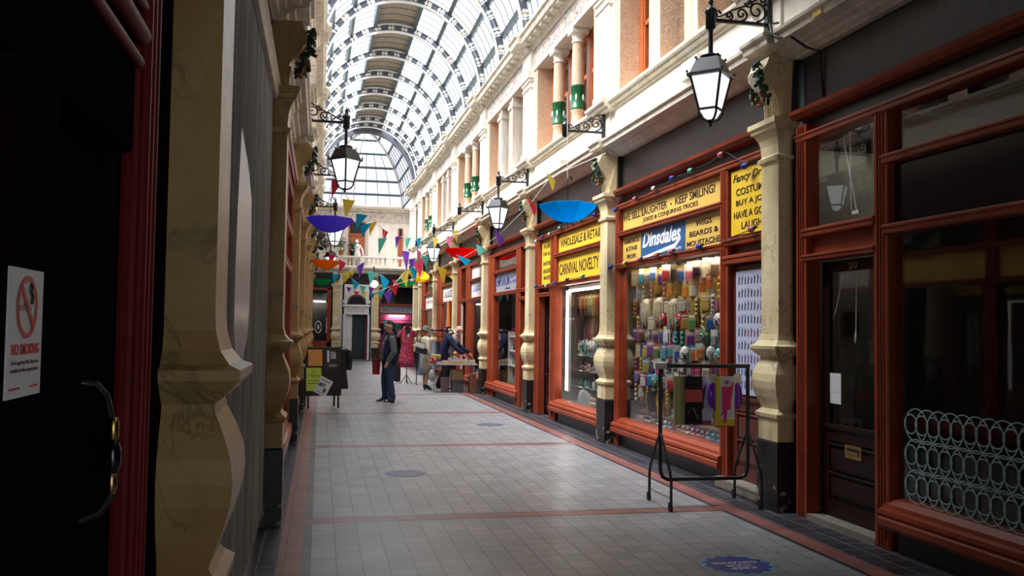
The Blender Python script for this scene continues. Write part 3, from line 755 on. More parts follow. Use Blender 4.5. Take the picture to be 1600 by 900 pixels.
sign(10.25, 9.2, 2.65, 3.05, M['ochre'], [('WIGS', .5, .42, .70, .17), ('BEARDS &', .5, .76, .40, .17), ('MOUSTACHES', .52, .94, .1, .17)], 'ochre board reading wigs, beards and moustaches')
sign(8.98, 8.0, 2.70, 3.42, M['yellow'], [('Fancy Dress', .48, .86, .78, .15, .25), ('COSTUMES', .50, .76, .60, .11), ('BUY A JOKE', .5, .76, .42, .11), ('HAVE A GOOD', .5, .86, .25, .11), ('LAUGH!', .5, .5, .08, .11)], 'bright yellow fancy dress board over the joke shop doorway', a=.13)
# doorway with costume sheet
r, fl, h = shop_door('R', 8.14, 8.98, .16, 'brown joke shop door covered with a sheet of costume pictures', 2.38, M['brownred'], .12, .98)
mb = MB(); mb.box(0, .006, -.33, .34, 0, 1.3, plain('sheet_lilac', (.42, .44, .56), .6, vary=.05)); rnd = random.Random(5)
figs = [plain('fig_%d' % i, c, .6, vary=0) for i, c in enumerate(((.03,.03,.06),(.1,.03,.12),(.04,.08,.25),(.28,.04,.1),(.05,.05,.05),(.12,.1,.3)))]
for i in range(9):
    for j in range(9):
        y = .27-.068*j; zz = .06+.137*i; f = figs[rnd.randrange(6)] if i < 6 else figs[rnd.choice((0, 0, 1, 4))]; hh = rnd.uniform(.07, .10)
        mb.box(-.002, 0, y-.009, y+.009, zz+hh*.42, zz+hh*.82, f); mb.box(-.002, 0, y-.012, y-.002, zz, zz+hh*.45, f); mb.box(-.002, 0, y+.003, y+.012, zz, zz+hh*.45, f)
        mb.box(-.002, 0, y-.006, y+.006, zz+hh*.84, zz+hh, f); mb.box(-.002, 0, y-.02, y-.01, zz+hh*.5, zz+hh*.8, f)
tagmesh(mb, 'costume_sheet', 'pale sheet printed with rows of tiny costume figures on joke shop door', 'poster', 'R', (.152, 8.56, 1.02))
mb = MB(); mb.lathe([(.012,0),(.012,.03),(.03,.04),(.03,.07),(.012,.08)], (0,0,0), M['iron'], 10, 'x'); mb.build('knob', r).location = (-.08, h-.05, 1.3)

# ---- joke shop: carnival side -----------------------------------------------
shopfront('R', 13.12, 17.53, 'joke shop front under the carnival novelty sign, red timber frame',
  posts=[(13.12,13.2,0,3.5),(15.95,16.35,0,3.5),(17.18,17.53,0,3.5)], rails=[(13.12,17.5,3.42,3.5),(13.12,16.1,3.0,3.07),(13.12,17.5,2.46,2.54),(16.3,17.2,2.3,2.38)],
  panes=[(13.18,15.97,.4,2.5),(16.35,17.2,2.38,2.48)], sills=[(13.12,16.2)])
room_shell('R', 13.12, 16.2, 1.4, M['iw'], M['iw'], 2.7, .36)
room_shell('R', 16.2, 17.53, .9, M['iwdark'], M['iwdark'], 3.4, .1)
sign(15.95, 13.2, 3.07, 3.42, M['yellow'], [('WHOLESALE & RETAIL', .47, .86, .26, .44)], 'yellow wholesale and retail board, topmost over the carnival window')
sign(15.95, 13.2, 2.54, 3.0, M['yellow'], [('CARNIVAL NOVELTY', .44, .84, .26, .46)], 'yellow carnival novelty board, just above the window of wigs')
sign(17.18, 16.35, 2.54, 3.42, M['yellow'], [('FUN', .5, .6, .80, .09), ('FOR ALL', .5, .7, .64, .09), ('PARTIES', .5, .7, .42, .09), ('DISGUISE', .5, .74, .25, .09), ('MASKS', .5, .6, .1, .09)], 'small upright yellow board over the carnival shop door')
r, fl, h = shop_door('R', 16.37, 17.16, .25, 'dark carnival shop door hung with four small posters', 2.3, None, .05, .8)
for i in range(4):
    mb = MB(); zz = .95+.32*i; mb.box(0, .004, -.13, .17, 0, .28, M['paper'])
    for q in range(5): mb.box(-.002, 0, -.1, .14, .03+.05*q, .045+.05*q, figs[(i+q) % 6])
    tagmesh(mb, 'door_poster', 'small pale poster on the carnival door, %s from the bottom' % ORD[i], 'poster', 'R', (.258, 16.76, zz), 'posters on the carnival shop door')
r = thing('tube_light', 'upright glowing tube light at the edge of the carnival window', 'light', 'R', (.3, 15.82, .55))
mb = MB(); mb.box(0, .05, -.06, .0, 0, 1.85, M['white']); mb.build('batten', r); mb = MB(); mb.tube([(-.02, -.03, .02), (-.02, -.03, 1.83)], .022, M['tube_soft'], 8); mb.build('tube', r)
r = thing('tube_light', 'level glowing tube light along the top of the carnival window', 'light', 'R', (.3, 14.5, 2.36))
mb = MB(); mb.box(0, .05, -1.2, 1.25, 0.03, .09, M['white']); mb.build('batten', r); mb = MB(); mb.tube([(-.0, -1.2, .01), (-.0, 1.25, .01)], .02, M['tube_soft'], 8); mb.build('tube', r)
for i, s in enumerate((11.6, 10.0)):
    r = thing('tube_light', ('farther', 'nearer')[i] + ' tube light inside the top of the keep smiling window', 'light', 'R', (.262, s, 2.595))
    mb = MB(); mb.box(-.02, .02, -.6, .6, .03, .09, M['white']); mb.build('batten', r); mb = MB(); mb.tube([(0, -.58, .01), (0, .58, .01)], .014, M['tube'], 8); mb.build('tube', r)

# ---- farther shops on that side ---------------------------------------------
shopfront('R', 17.97, 22.38, 'shopfront under the grey-blue board, red timber frame',
  posts=[(17.97,18.08,0,3.5),(18.78,19.2,0,3.5),(21.6,22.38,0,3.5)], rails=[(17.97,22.3,3.42,3.5),(19.1,21.7,3.0,3.07),(17.97,21.7,2.46,2.54),(18.0,18.9,2.28,2.36)],
  panes=[(19.18,21.62,.4,2.5),(19.18,21.62,3.06,3.44),(18.06,18.8,2.5,3.44)], sills=[(18.9,22.35)])
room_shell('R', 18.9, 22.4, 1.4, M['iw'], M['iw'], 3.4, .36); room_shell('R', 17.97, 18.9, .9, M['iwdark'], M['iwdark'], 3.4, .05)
sign(21.6, 19.2, 2.54, 3.0, M['grey_sign'], [('EMPORIUM', .33, .58, .32, .52), ('GIFTS', .8, .3, .62, .18), ('& TOYS', .8, .28, .36, .16), ('~', .55, .22, .08, .12)], 'grey-blue shop board with dark ornate lettering', letter=M['navy_letter'])
shop_door('R', 18.08, 18.78, .25, 'dark door of the grey-signed shop', 2.28)
shopfront('R', 22.82, 27.18, 'shopfront under the blue-lettered white board, red timber frame',
  posts=[(22.82,22.95,0,3.5),(25.0,25.6,0,3.5),(26.5,27.18,0,3.5)], rails=[(22.82,27.1,3.42,3.5),(22.9,25.1,2.97,3.04),(22.82,27.1,2.44,2.52)],
  panes=[(22.93,25.02,.4,2.46),(25.6,26.5,2.52,3.44)], sills=[(22.82,25.5)], blanks=[(22.93,25.02,3.04,3.42,M['white'])])
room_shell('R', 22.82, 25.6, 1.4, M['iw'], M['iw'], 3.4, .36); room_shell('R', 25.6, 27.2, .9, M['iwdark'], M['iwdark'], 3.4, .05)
sign(25.0, 22.95, 2.52, 2.97, M['white'], [('J.E.BOOKS', .5, .8, .26, .5)], 'white board with blue book shop lettering', letter=plain('royal_blue', (.03,.06,.4), .4))
mb = MB(); mb.box(0, .04, -.03, .03, 0, 2.4, M['white']); tagmesh(mb, 'door_post', 'slim white post beside the book shop doorway', 'post', 'R', (.12, 26.45, .05))
shopfront('R', 27.62, 31.7, 'shopfront under the black-lettered white board, red timber frame',
  posts=[(27.62,28.2,0,3.5),(30.5,31.7,0,3.5)], rails=[(27.62,31.6,3.42,3.5),(28,30.6,3.05,3.12),(27.62,31.7,2.46,2.54)], panes=[(28.15,30.6,.4,2.5),(28.15,30.6,3.1,3.44)], sills=[(27.62,31.7)])
room_shell('R', 27.62, 31.7, 1.4, M['iw'], M['iw'], 3.4, .36)
sign(30.5, 28.2, 2.54, 3.05, M['white'], [('L.A.LUCES', .5, .8, .26, .46)], 'white board with small black lettering beyond the red umbrella')
shopfront('R', 32.12, 36.1, 'shopfront under the pink-lettered white board, red timber frame',
  posts=[(32.12,32.8,0,3.5),(35.2,36.1,0,3.5)], rails=[(32.12,36.1,3.42,3.5),(32.7,35.3,2.9,2.97),(32.12,36.1,2.3,2.38)], panes=[(32.75,35.3,.4,2.35),(32.75,35.3,2.95,3.44)], sills=[(32.12,36.1)])
room_shell('R', 32.12, 36.1, 1.4, M['iw'], M['iw'], 3.4, .36)
sign(35.2, 32.8, 2.38, 2.9, M['white'], [('ARCADE GIFTS', .5, .8, .4, .26)], 'white board with faded pink lettering, farthest of its row', letter=plain('faded_pink', (.5,.14,.18), .5))

# ---- shaded side -------------------------------------------------------------
shopfront('L', 8.22, 13.03, 'shaded shopfront beyond the boarding, red timber frame', posts=[(8.25,8.5,0,3.5),(10.6,10.8,0,3.5),(12.8,13.0,0,3.5)],
  rails=[(8.25,13,3.42,3.5),(8.25,13,2.9,2.98),(8.25,13,2.4,2.48)], panes=[(8.5,10.6,.4,2.4),(10.8,12.8,.4,2.4),(8.5,12.8,2.98,3.42)], sills=[(8.25,13.0)], blanks=[(8.5,12.8,2.48,2.9,M['ochre'])])
for i, (p, q) in enumerate(zip(LP[2:], LP[3:])):
    a, b = p+.22, q-.22; mid = (a+b)/2
    shopfront('L', a, b, 'shaded shopfront with red timber frame, %s beyond the boarding' % ORD[i+1], posts=[(a,a+.25,0,3.5),(mid-.1,mid+.1,0,3.5),(b-.25,b,0,3.5)],
      rails=[(a,b,3.42,3.5),(a,b,2.9,2.98),(a,b,2.4,2.48)], panes=[(a+.25,mid-.1,.4,2.4),(mid+.1,b-.25,.4,2.4),(a+.25,b-.25,2.98,3.42)], sills=[(a,b)], blanks=[(a+.25,b-.25,2.48,2.9,[M['white'],M['yellow'],M['grey_sign'],M['ochre']][i % 4])])
mb = MB(); mb.box(1.2, 1.26, 8, YWALL, 0, 4.4, M['iw']); mb.box(.3, 1.2, 8, YWALL, 3.5, 3.55, M['iw']); struct('wall_shop_interior', mb, 'L')
# weathered boarding between the first two pilasters
r = thing('boarding', 'weathered grey-brown boarding with a pale painted-in sheen streak', 'boarding', 'L', (.12, 5.5, 0))
mb = MB(); mb.box(0, .05, -2.29, 2.29, .12, 3.62, M['board']); mb.build('sheet', r, -1)
mb = MB(); prof_strip(mb, [(.05,3.6),(-.03,3.6),(-.05,3.64),(-.03,3.68),(-.06,3.72),(.05,3.76)], -2.29, 2.29, M['cornice']); mb.build('top_moulding', r, -1)
mb = MB(); mb.box(.02, .05, -2.29, 2.29, 0, .12, M['black']); mb.build('kicker', r, -1)
mb = MB(); out = [(-.3,1.33),(-.1,1.5),(.15,1.62),(.22,1.8),(.23,2.2),(.18,2.45),(.02,2.52),(-.08,2.62),(-.12,2.56),(-.2,2.62),(-.61,2.72),(-.72,2.3),(-.76,1.95),(-.74,1.65),(-.6,1.45)]
mb.prism(out, 'x', -.003, .0, plain('sheen_pale', (.36, .38, .44), .3, vary=.15, scale=3)); mb.build('sheen_patch', r, -1)  # pale wedge painted on as the boarding's reflected sheen
# painted fascia over it
mb = MB(); mb.box(.2, .26, 3.2, 7.8, 3.72, 4.29, M['fascia']); struct('trim_9', mb, 'L')
# dark entrance door bay beside the camera
r = thing('shopfront', 'near-black shopfront with dark red jamb beside the camera', 'shopfront', 'L', (0, .6, 0)); fl = -1; L = lambda s: s-.6
mb = MB(); mb.box(.12, .26, L(-1.8), L(2.85), 3.2, 4.29, M['fascia']); mb.build('fascia_board', r, fl)
mb = MB()
for (a, b) in ((1.375, 1.61),): mb.bbox(.12, .26, L(a), L(b), .0, 3.2, M['mattwood'], .01)
mb.bbox(.11, .26, L(-1.8), L(2.15), 2.06, 3.2, M['mattwood'], .02)
mb.build('dark_frame', r, fl)
mb = MB(); mb.bbox(.1, .14, L(2.15), L(2.31), 0, 3.2, M['darkred'], .012)
for q in range(3): mb.tube([(.098, L(2.18+.05*q), .02), (.098, L(2.18+.05*q), 3.1)], .016, M['darkred'], 6)
mb.tube([(.105, L(-1.8), 2.27), (.105, L(2.14), 2.27)], .014, M['darkred'], 8); mb.tube([(.09, L(-1.8), 2.33), (.10, L(2.14), 2.33)], .022, M['darkred'], 8); mb.tube([(.1, L(-1.8), 2.4), (.1, L(2.14), 2.4)], .014, M['darkred'], 8)
mb.build('red_jamb', r, fl)
mb = MB(); mb.box(.14, .146, L(-1.75), L(1.375), .5, 2.06, M['pane']); mb.build('pane', r, fl)
mb = MB(); mb.bbox(.1, .26, L(-1.8), L(1.4), .0, .5, M['darkwood'], .02); mb.build('stallriser', r, fl)
mb = MB(); mb.box(.145, .26, L(2.15), L(2.83), 0, 4.2, M['mattwood']); mb.box(.34, .4, L(-1.9), L(1.5), 0, 3.3, M['iwdark']); mb.build('backing', r, fl)  # near-black strip painted in for the shaded gap past the jamb
r = thing('entrance_door', 'black entrance door with brass and china pull handle', 'door', 'L', (.17, 1.878, 0))
mb = MB(); mb.bbox(0, .05, -.262, .262, .03, 2.05, M['mattwood'], .01); mb.build('leaf', r, -1)
mb = MB(); mb.bbox(-.015, .0, -.2, .18, .2, .8, M['mattwood'], .02); mb.bbox(-.015, .0, -.2, .18, 1.0, 1.95, M['mattwood'], .02); mb.build('raised_panel', r, -1)
mb = MB(); mb.tube([(-.01,.07,1.56),(-.04,.08,1.555),(-.055,.10,1.53),(-.062,.115,1.485)], .008, M['iron'], 6)
mb.lathe([(.008,1.435),(.012,1.442),(.012,1.475),(.008,1.485)], (-.065,.125,0), M['brass'], 10); mb.lathe([(.012,1.37),(.018,1.39),(.018,1.415),(.012,1.435)], (-.065,.125,0), M['navy'], 10); mb.lathe([(.006,1.325),(.011,1.335),(.011,1.36),(.008,1.37)], (-.065,.125,0), M['brass'], 10)
mb.tube([(-.065,.125,1.325),(-.045,.11,1.29),(-.01,.09,1.28)], .008, M['iron'], 6); mb.build('pull_handle', r, -1)
# no smoking sign
r = thing('no_smoking_sign', 'white no smoking sign with red prohibition ring on dark frame', 'sign', 'L', (.118, 1.447, 1.570))
mb = MB(); mb.box(-.003, 0, -.078, .078, 0, .188, M['paper']); mb.build('plate', r, -1)
red = plain('prohibit_red', (.6, .02, .03), .5, vary=0)
mb = MB()
def ring2(mb, cy, cz, ry, rz, w, m, x, n=36):
    vs = []; fs = []
    for i in range(n):
        t = 2*PI*i/n
        for k in (1-w, 1): 
            for xx in (x-.001, x): vs.append((xx, cy+ry*k*math.cos(t), cz+rz*k*math.sin(t)))
    for i in range(n):
        a, b = 4*i, 4*((i+1) % n); fs += [(a, b, b+2, a+2), (a+1, a+3, b+3, b+1), (a+2, b+2, b+3, a+3), (a, a+1, b+1, b)]
    mb.add(vs, fs, m)
ring2(mb, 0, .132, .046, .046, .16, red, -.004); mb.obox((-.005, 0, .132), (.001, .084, .009), (-PI/4, 0, 0), red); mb.build('prohibition_ring', r, -1)
mb = MB(); mb.box(-.0045, -.0035, -.035, .02, .126, .134, M['black']); mb.tube([(-.004,.018,.137),(-.004,.022,.148),(-.004,.012,.156),(-.004,.016,.166)], .003, M['black'], 5); mb.build('cigarette_mark', r, -1)
# aisle-facing lettering on this side runs the other way round
for t, zb, w, h, m_ in (('NO SMOKING', .062, .125, .016, red), ('It is against the law to', .046, .12, .008, M['black']), ('smoke in these premises', .035, .125, .008, M['black'])):
    mb = MB(); mb.text(t, (-.0032, 0, zb), (0,1,0), (0,0,1), w, h, m_, -.001, 0, 'c', .01); mb.build('lettering', r, -1)
mb = MB(); mb.box(-.0035, -.0028, -.066, -.02, .012, .015, red); mb.box(-.0035, -.0028, .03, .066, .012, .015, red); mb.build('rule', r, -1)
# ================================================================== the far end
E = YWALL
mb = MB()
mb.box(-3, -.75, E, E+.4, 0, 4.3, M['iwdark']); mb.box(.6, 1.03, E+.05, E+.4, 0, 4.3, M['offwhite']); mb.box(2.42, 2.8, E+.05, E+.4, 0, 4.3, M['offwhite'])
mb.box(4.65, 8, E-.05, E+.4, 0, 4.3, M['upper'])
mb.box(-3, 8, E+.9, E+1.3, 4.3, 7.7, M['upper'])                            # upper wall set back behind the balcony
mb.box(-3, 8, E-.1, E+1.3, 4.28, 4.5, M['upper']); mb.box(-3, 8, E+1.5, E+1.6, 0, 7.7, M['iwdark']); mb.box(-3.1, 5.3, E+.09, E+.15, 3.68, 4.3, M['fascia'])
mb.box(4.25, 4.5, YEND+.3, E+1.3, 4.4, 7.7, M['upper']); mb.box(5.2, 5.4, YEND, E, 0, 4.3, M['iw']); mb.box(4.3, 5.4, YEND, E+1, 4.3, 4.4, M['upper'])
mb.box(-.6, 4.5, E+.84, E+.92, 6.9, 7.35, M['frieze'])
for x in (.7, 2.5): mb.box(x-.25, x+.25, E+.78, E+.92, 4.5, 6.85, M['upper'])
struct('wall_end', mb)
mb = MB(); mb.prism([(E+.9, 7.35),(E+.75,7.38),(E+.72,7.45),(E+.6,7.5),(E+.58,7.6),(E+.9,7.64)], 'x', -2, 4.4, M['cornice']); mb.prism([(E,4.22),(E-.12,4.26),(E-.16,4.34),(E-.3,4.4),(E-.34,4.5),(E,4.54)], 'x', -1.2, 5.2, M['cornice']); struct('trim_10', mb)
# pilasters facing the camera
for i, x in enumerate((.74, 2.65)):
    r = copy_tree(PROTO['R']); r.location = (x, E-.02, 0); r.rotation_euler = (0, 0, PI/2)
    r['label'] = 'pilaster on the far wall, ' + ('between the tea-shop window and the arched door', 'between the arched door and the pink shop')[i]; r['group'] = 'pilasters of the far wall'
# left window
r = thing('shopfront', 'far dark shop window with red frame and white crest', 'shopfront', 'W', (-.1, E, 0))
mb = MB()
for a, b, z0, z1 in ((-.62,-.5,0,3.5),(.42,.6,0,3.5),(-.6,.6,3.4,3.5),(-.6,.6,.55,.95)): mb.bbox(a, b, -.05, .1, z0, z1, M['red'], .015)
mb.build('timber_frame', r)
mb = MB(); mb.box(-.52,.45,.02,.025,.9,3.42,M['pane']); mb.build('pane', r)
mb = MB(); mb.box(-.62,.6,.0,.1,0,.55,M['black']); mb.build('stallriser', r); mb = MB(); mb.box(-.62,.6,.0,.08,3.5,4.22,M['fascia']); mb.build('fascia_board', r)
mb = MB(); mb.prism([(.02+.16*math.cos(2*PI*k/16)*(1 if k%4 else .85), 1.62+.3*math.sin(2*PI*k/16)) for k in range(16)], 'y', .012, .016, M['white']); mb.prism([(.02+.125*math.cos(2*PI*k/16), 1.62+.25*math.sin(2*PI*k/16)) for k in range(16)], 'y', .008, .014, M['iwdark']); mb.sphere((.02,.01,1.62),(.05,.01,.12),M['white'],8,6); mb.build('window_crest', r)
mb = MB(); mb.box(-.75, .5, E+.9, E+.95, 0, 4.2, M['iwdark']); mb.box(-.75,.5,E+.1,E+.9,.5,.55,M['shelf']); struct('wall_shop_interior', mb)
mb = MB(); mb.sphere((0,0,0),(.13,.13,.16),plain('pink_paper',(.55,.12,.14),.6),12,8); mb.tube([(0,0,.15),(0,0,.5)],.004,M['iron'],4); tagmesh(mb,'paper_lantern','round pink paper lantern in the far dark shop window','lantern','W',(-.45,E+.3,2.85))
rnd = random.Random(11)
for i in range(9):
    mb = MB(); h = rnd.uniform(.12,.3); c = plain('jar_%d'%(i%4), ((.2,.05,.03),(.05,.08,.05),(.3,.26,.2),(.12,.05,.08))[i%4], .3)
    mb.lathe([(.05,0),(.055,h*.7),(.03,h*.85),(.03,h)],(0,0,0),c,10); tagmesh(mb,'jar','jar on the sill of the far dark shop window, %s along' % ORD[i],'jar','W',(-.52+.11*i,E+.3+rnd.uniform(0,.25),.55),'jars in the far shop window')
# arched doorway
r = thing('arched_doorway', 'white arched doorway with radiating voussoirs and dark fanlight', 'doorway', 'W', (1.71, E, 0)); r.scale = (.96, 1, 1)
mb = MB(); n = 20; R0, R1 = .50, .62
wall = [(-.62,2.78)]+[(-.62,3.7),(.62,3.7),(.62,2.78)]+[(R0*math.cos(PI*i/n), 2.72+R0*math.sin(PI*i/n)) for i in range(n+1)]
mb.prism(wall,'y',-.06,.08,M['white'])
for i in range(9):
    t = PI*(i+.5)/9; mb.obox((.74*math.cos(t)*.78,-.075,2.72+.78*math.sin(t)),(.22,.05,.16),(0,-t,0),M['offwhite'])
mb.build('arch_surround', r)
mb = MB(); mb.prism([(R0*math.cos(PI*i/n), 2.74+R0*math.sin(PI*i/n)) for i in range(n+1)],'y',.02,.05,M['navy']); 
for i in range(1,10):
    t = PI*i/10; mb.obox((.42*math.cos(t),.012,2.74+.42*math.sin(t)),(.06,.01,.035),(0,-t+PI/2,0),M['gold'])
mb.build('fanlight', r)
mb = MB(); mb.bbox(-.68,.68,-.16,.1,2.62,2.72,M['white'],.02); mb.box(-.62,.62,-.1,.08,2.25,2.62,M['white']); mb.build('lintel', r)
mb = MB(); mb.text('ENTRANCE', (0,-.101,2.36), (1,0,0), (0,0,1), .8, .14, M['grey_sign'], .004, 0, 'c'); mb.build('lettering', r)
mb = MB(); mb.bbox(-.66,-.54,-.1,.15,0,2.25,M['white'],.01); mb.bbox(.56,.66,-.1,.15,0,2.25,M['white'],.01); mb.build('jamb', r)
mb = MB(); mb.box(-.54,-.2,.05,.9,0,2.25,M['offwhite']); 
for z0,z1 in ((.2,.9),(1.05,2.1)): mb.bbox(-.48,-.26,.035,.06,z0,z1,M['white'],.015)
mb.build('panelled_reveal', r)
mb = MB(); mb.box(-.2,.46,.3,.36,.06,2.25,plain('teal_door',(.008,.035,.055),.4)); 
mb.bbox(-.14,.40,.285,.3,.2,1.0,plain('teal_door',(0,0,0)),.02); mb.bbox(-.14,.40,.285,.3,1.15,2.1,plain('teal_door',(0,0,0)),.02); mb.build('teal_door', r)
mb = MB(); mb.box(.46,.56,.1,.5,0,2.25,plain('red_reveal',(.2,.02,.03),.5)); mb.build('red_reveal', r)
mb = MB(); mb.bbox(-.66,.66,-.2,.5,0,.06,M['stone'],.01); mb.build('threshold', r)
mb = MB(); mb.box(.9,2.5,E+.95,E+1.0,0,3.6,M['iwdark']); struct('wall_shop_interior', mb)
# pink shop
r = thing('shopfront', 'far pink shop with red rails and open clothes display', 'shopfront', 'W', (3.72, E, 0)); pk = plain('pink_shop',(.55,.06,.2),.5)
mb = MB()
for a,b,z0,z1 in ((-.95,-.86,0,3.7),(.86,.95,0,3.7),(-.95,.95,3.6,3.7),(-.95,.95,2.72,2.78),(-.95,.95,2.28,2.34)): mb.bbox(a,b,-.05,.08,z0,z1,M['red'],.01)
mb.build('timber_frame', r)
mb = MB(); mb.box(-.95,.95,0,.08,3.7,4.22,M['fascia']); mb.build('fascia_board', r)
mb = MB(); mb.box(-.86,.86,.02,.04,2.36,2.70,M['grey_sign']); mb.text('BALLOONS & GIFTS',(0,.019,2.42),(1,0,0),(0,0,1),1.5,.2,M['lettering'],.003,0,'c'); mb.build('name_board', r)
mb = MB(); mb.box(-.86,.86,.03,.035,2.8,3.6,M['pane']); mb.build('pane', r)
mb = MB(); mb.box(-.95,.95,1.4,1.45,0,4.2,M['iwdark']); mb.box(-.95,.95,.7,.72,1.85,2.3,pk); mb.box(-.95,-.6,.65,.7,.2,2.2,pk); mb.build('back_panel', r)
rnd = random.Random(21)
ccol = [plain('cloth_%d'%i,c,.8,vary=.25,scale=20) for i,c in enumerate(((.02,.02,.025),(.35,.03,.08),(.03,.25,.22),(.4,.38,.36),(.12,.1,.12),(.2,.02,.05),(.05,.08,.2),(.6,.58,.55)))]
def garment_mb(mat, L_=.9, w=.42, trim=None, sleeves=True):
    mb = MB(); rings = []
    for z,hw,dp in ((0,w*.55,.05),(-.04,w*.5,.06),(-.25,w*.42,.07),(-.45,w*.45,.07),(-L_,w*.6,.09)):
        rings.append([(hw*math.cos(2*PI*j/12),dp*math.sin(2*PI*j/12)*(1+.25*math.sin(3*j)),z) for j in range(12)])
    mb.rloft(rings,mat,True)
    if sleeves:
        for sx in (-1,1): mb.tube([(sx*w*.5,0,-.03),(sx*w*.62,0,-.2),(sx*w*.6,0,-.42)],[.07,.07,.06],mat,8)
    return mb
def hanger_mb():
    mb = MB(); mb.tube([(-.2,0,-.02),(0,0,.06),(.2,0,-.02)],.008,M['iron'],5); mb.tube([(0,0,.06),(0,0,.1),(.02,0,.13),(0,0,.15)],.005,M['iron'],5); return mb
def garment(name, label, loc, mat, L_=.9, w=.42, rz=0, group=None, sleeves=True):
    r = thing(name, label, 'clothing', 'W', loc, group, (0,0,rz)); garment_mb(mat,L_,w,None,sleeves).build('cloth', r); hanger_mb().build('hanger', r); return r
CL = ['black','crimson','teal','pale grey','dark grey','wine','navy','white']
r2 = thing('clothes_rail','high clothes rail across the far pink shop','clothes rail','W',(3.72,E+.35,0))
mb = MB(); mb.tube([(-.9,0,2.0),(.9,0,2.0)],.015,M['rackblack'],8); mb.build('bar', r2)
for i in range(10):
    k = (0,4,0,7,0,2,4,0,5,0)[i]; garment('hanging_garment','%s garment on the high rail of the far pink shop, %s along' % (CL[k],ORD[i]),(3.0+.16*i,E+.35,1.84),ccol[k],rnd.uniform(.45,.8),.2,rnd.uniform(.5,1.1),'garments on the high rail')
mb = MB(); mb.bbox(-.2,.2,-.02,.02,0,.22,plain('turquoise_card',(.05,.4,.42),.5),.01); tagmesh(mb,'price_card','turquoise card hung over the far pink shop opening','card','W',(3.25,E-.1,1.75))
# balcony balustrade
r = thing('balustrade','white balustrade of the far balcony over the arched door','balustrade','W',(1.9,E-.1,4.52))
mb = MB(); mb.bbox(-2.6,2.5,-.1,.1,0,.08,M['upper'],.01); mb.build('base_rail', r); mb = MB(); mb.bbox(-2.6,2.5,-.12,.12,.46,.56,M['upper'],.02); mb.build('handrail', r)
b0 = MB(); b0.lathe([(.05,.08),(.05,.1),(.03,.14),(.055,.24),(.03,.36),(.05,.42),(.05,.46)],(0,0,0),M['upper'],8); bo = b0.build('baluster', r)
n=0
for i in range(24):
    x = -2.45+.21*i
    if i % 6 == 0: continue
    c = bo if n == 0 else bo.copy()
    if n: COL.objects.link(c); c.parent = r
    c.location = (x,0,0); n += 1
for i in range(5):
    mb = MB(); mb.bbox(-.1,.1,-.12,.12,.06,.48,M['upper'],.01); o = mb.build('pier', r); o.location = (-2.45+1.24*i,0,0)
# upper doors
win_n[0]+=1
for (x0,x1,z1,lab) in ((1.28,2.08,6.85,'a'),(3.72,3.95,6.6,'b')):
    win_n[0]+=1; r = bpy.data.objects.new('door_1' if lab=='a' else 'window_%d'%win_n[0],None); COL.objects.link(r); r.location=((x0+x1)/2,E+.86,4.5); r['kind']='structure'; h=(x1-x0)/2; H_=z1-4.5
    op = plain('orange_door',(.42,.10,.03),.4)
    mb = MB(); mb.bbox(-h,h,-.03,.04,0,H_*.70,op,.01); mb.bbox(-h,-h+.06,-.05,.04,0,H_,op,.01); mb.bbox(h-.06,h,-.05,.04,0,H_,op,.01); mb.bbox(-h,h,-.05,.04,H_*.7,H_*.75,op,.01); mb.bbox(-h,h,-.05,.04,H_-.06,H_,op,.01)
    for sx in (-.5,.5): 
        if lab=='a': mb.bbox(sx*h-.13,sx*h+.13,-.045,0,.2,.75,op,.02); mb.bbox(sx*h-.13,sx*h+.13,-.045,0,.9,1.5,op,.02)
    mb.build('frame',r); mb = MB(); mb.box(-h+.05,h-.05,0,.01,H_*.75,H_-.05,M['iwdark']); mb.build('pane',r)
# statue and plants on the balcony
def foliage(mb, c, r_, n, m, rnd, sz=.09):
    for i in range(n):
        d = Vector((rnd.gauss(0,1),rnd.gauss(0,1),rnd.gauss(0,1))).normalized()*r_*rnd.uniform(.3,1); p = (c[0]+d.x,c[1]+d.y,c[2]+d.z*1.15)
        mb.obox(p,(sz,sz*.45,.006),(rnd.uniform(-1,1),rnd.uniform(-1,1),rnd.uniform(0,6)),m)
lf = plain('plant_green',(.10,.17,.06),.5,vary=.4,scale=9); lf2 = plain('plant_olive',(.22,.22,.08),.5,vary=.4,scale=9); tc = plain('terracotta',(.5,.22,.06),.7); fl_pink = plain('blossom_pink',(.65,.25,.28),.6,vary=.3); fl_white = plain('blossom_white',(.75,.7,.68),.6)
for i,(x,z,pm,lm,rr,lab) in enumerate(((.92,5.1,tc,lf2,.32,'bushy plant in an orange pot on the far balcony rail'),(1.45,5.02,M['iron'],lf,.22,'low green plant beside the white statue on the balcony'))):
    r = thing('potted_plant',lab,'plant','W',(x,E-.15,5.08))
    mb = MB(); mb.lathe([(.09,0),(.13,.2),(.15,.22),(.14,.25),(.1,.24)],(0,0,0),pm,12); mb.build('pot',r); mb = MB(); foliage(mb,(0,0,.3+rr*.8),rr,150,lm,rnd); mb.build('foliage',r)
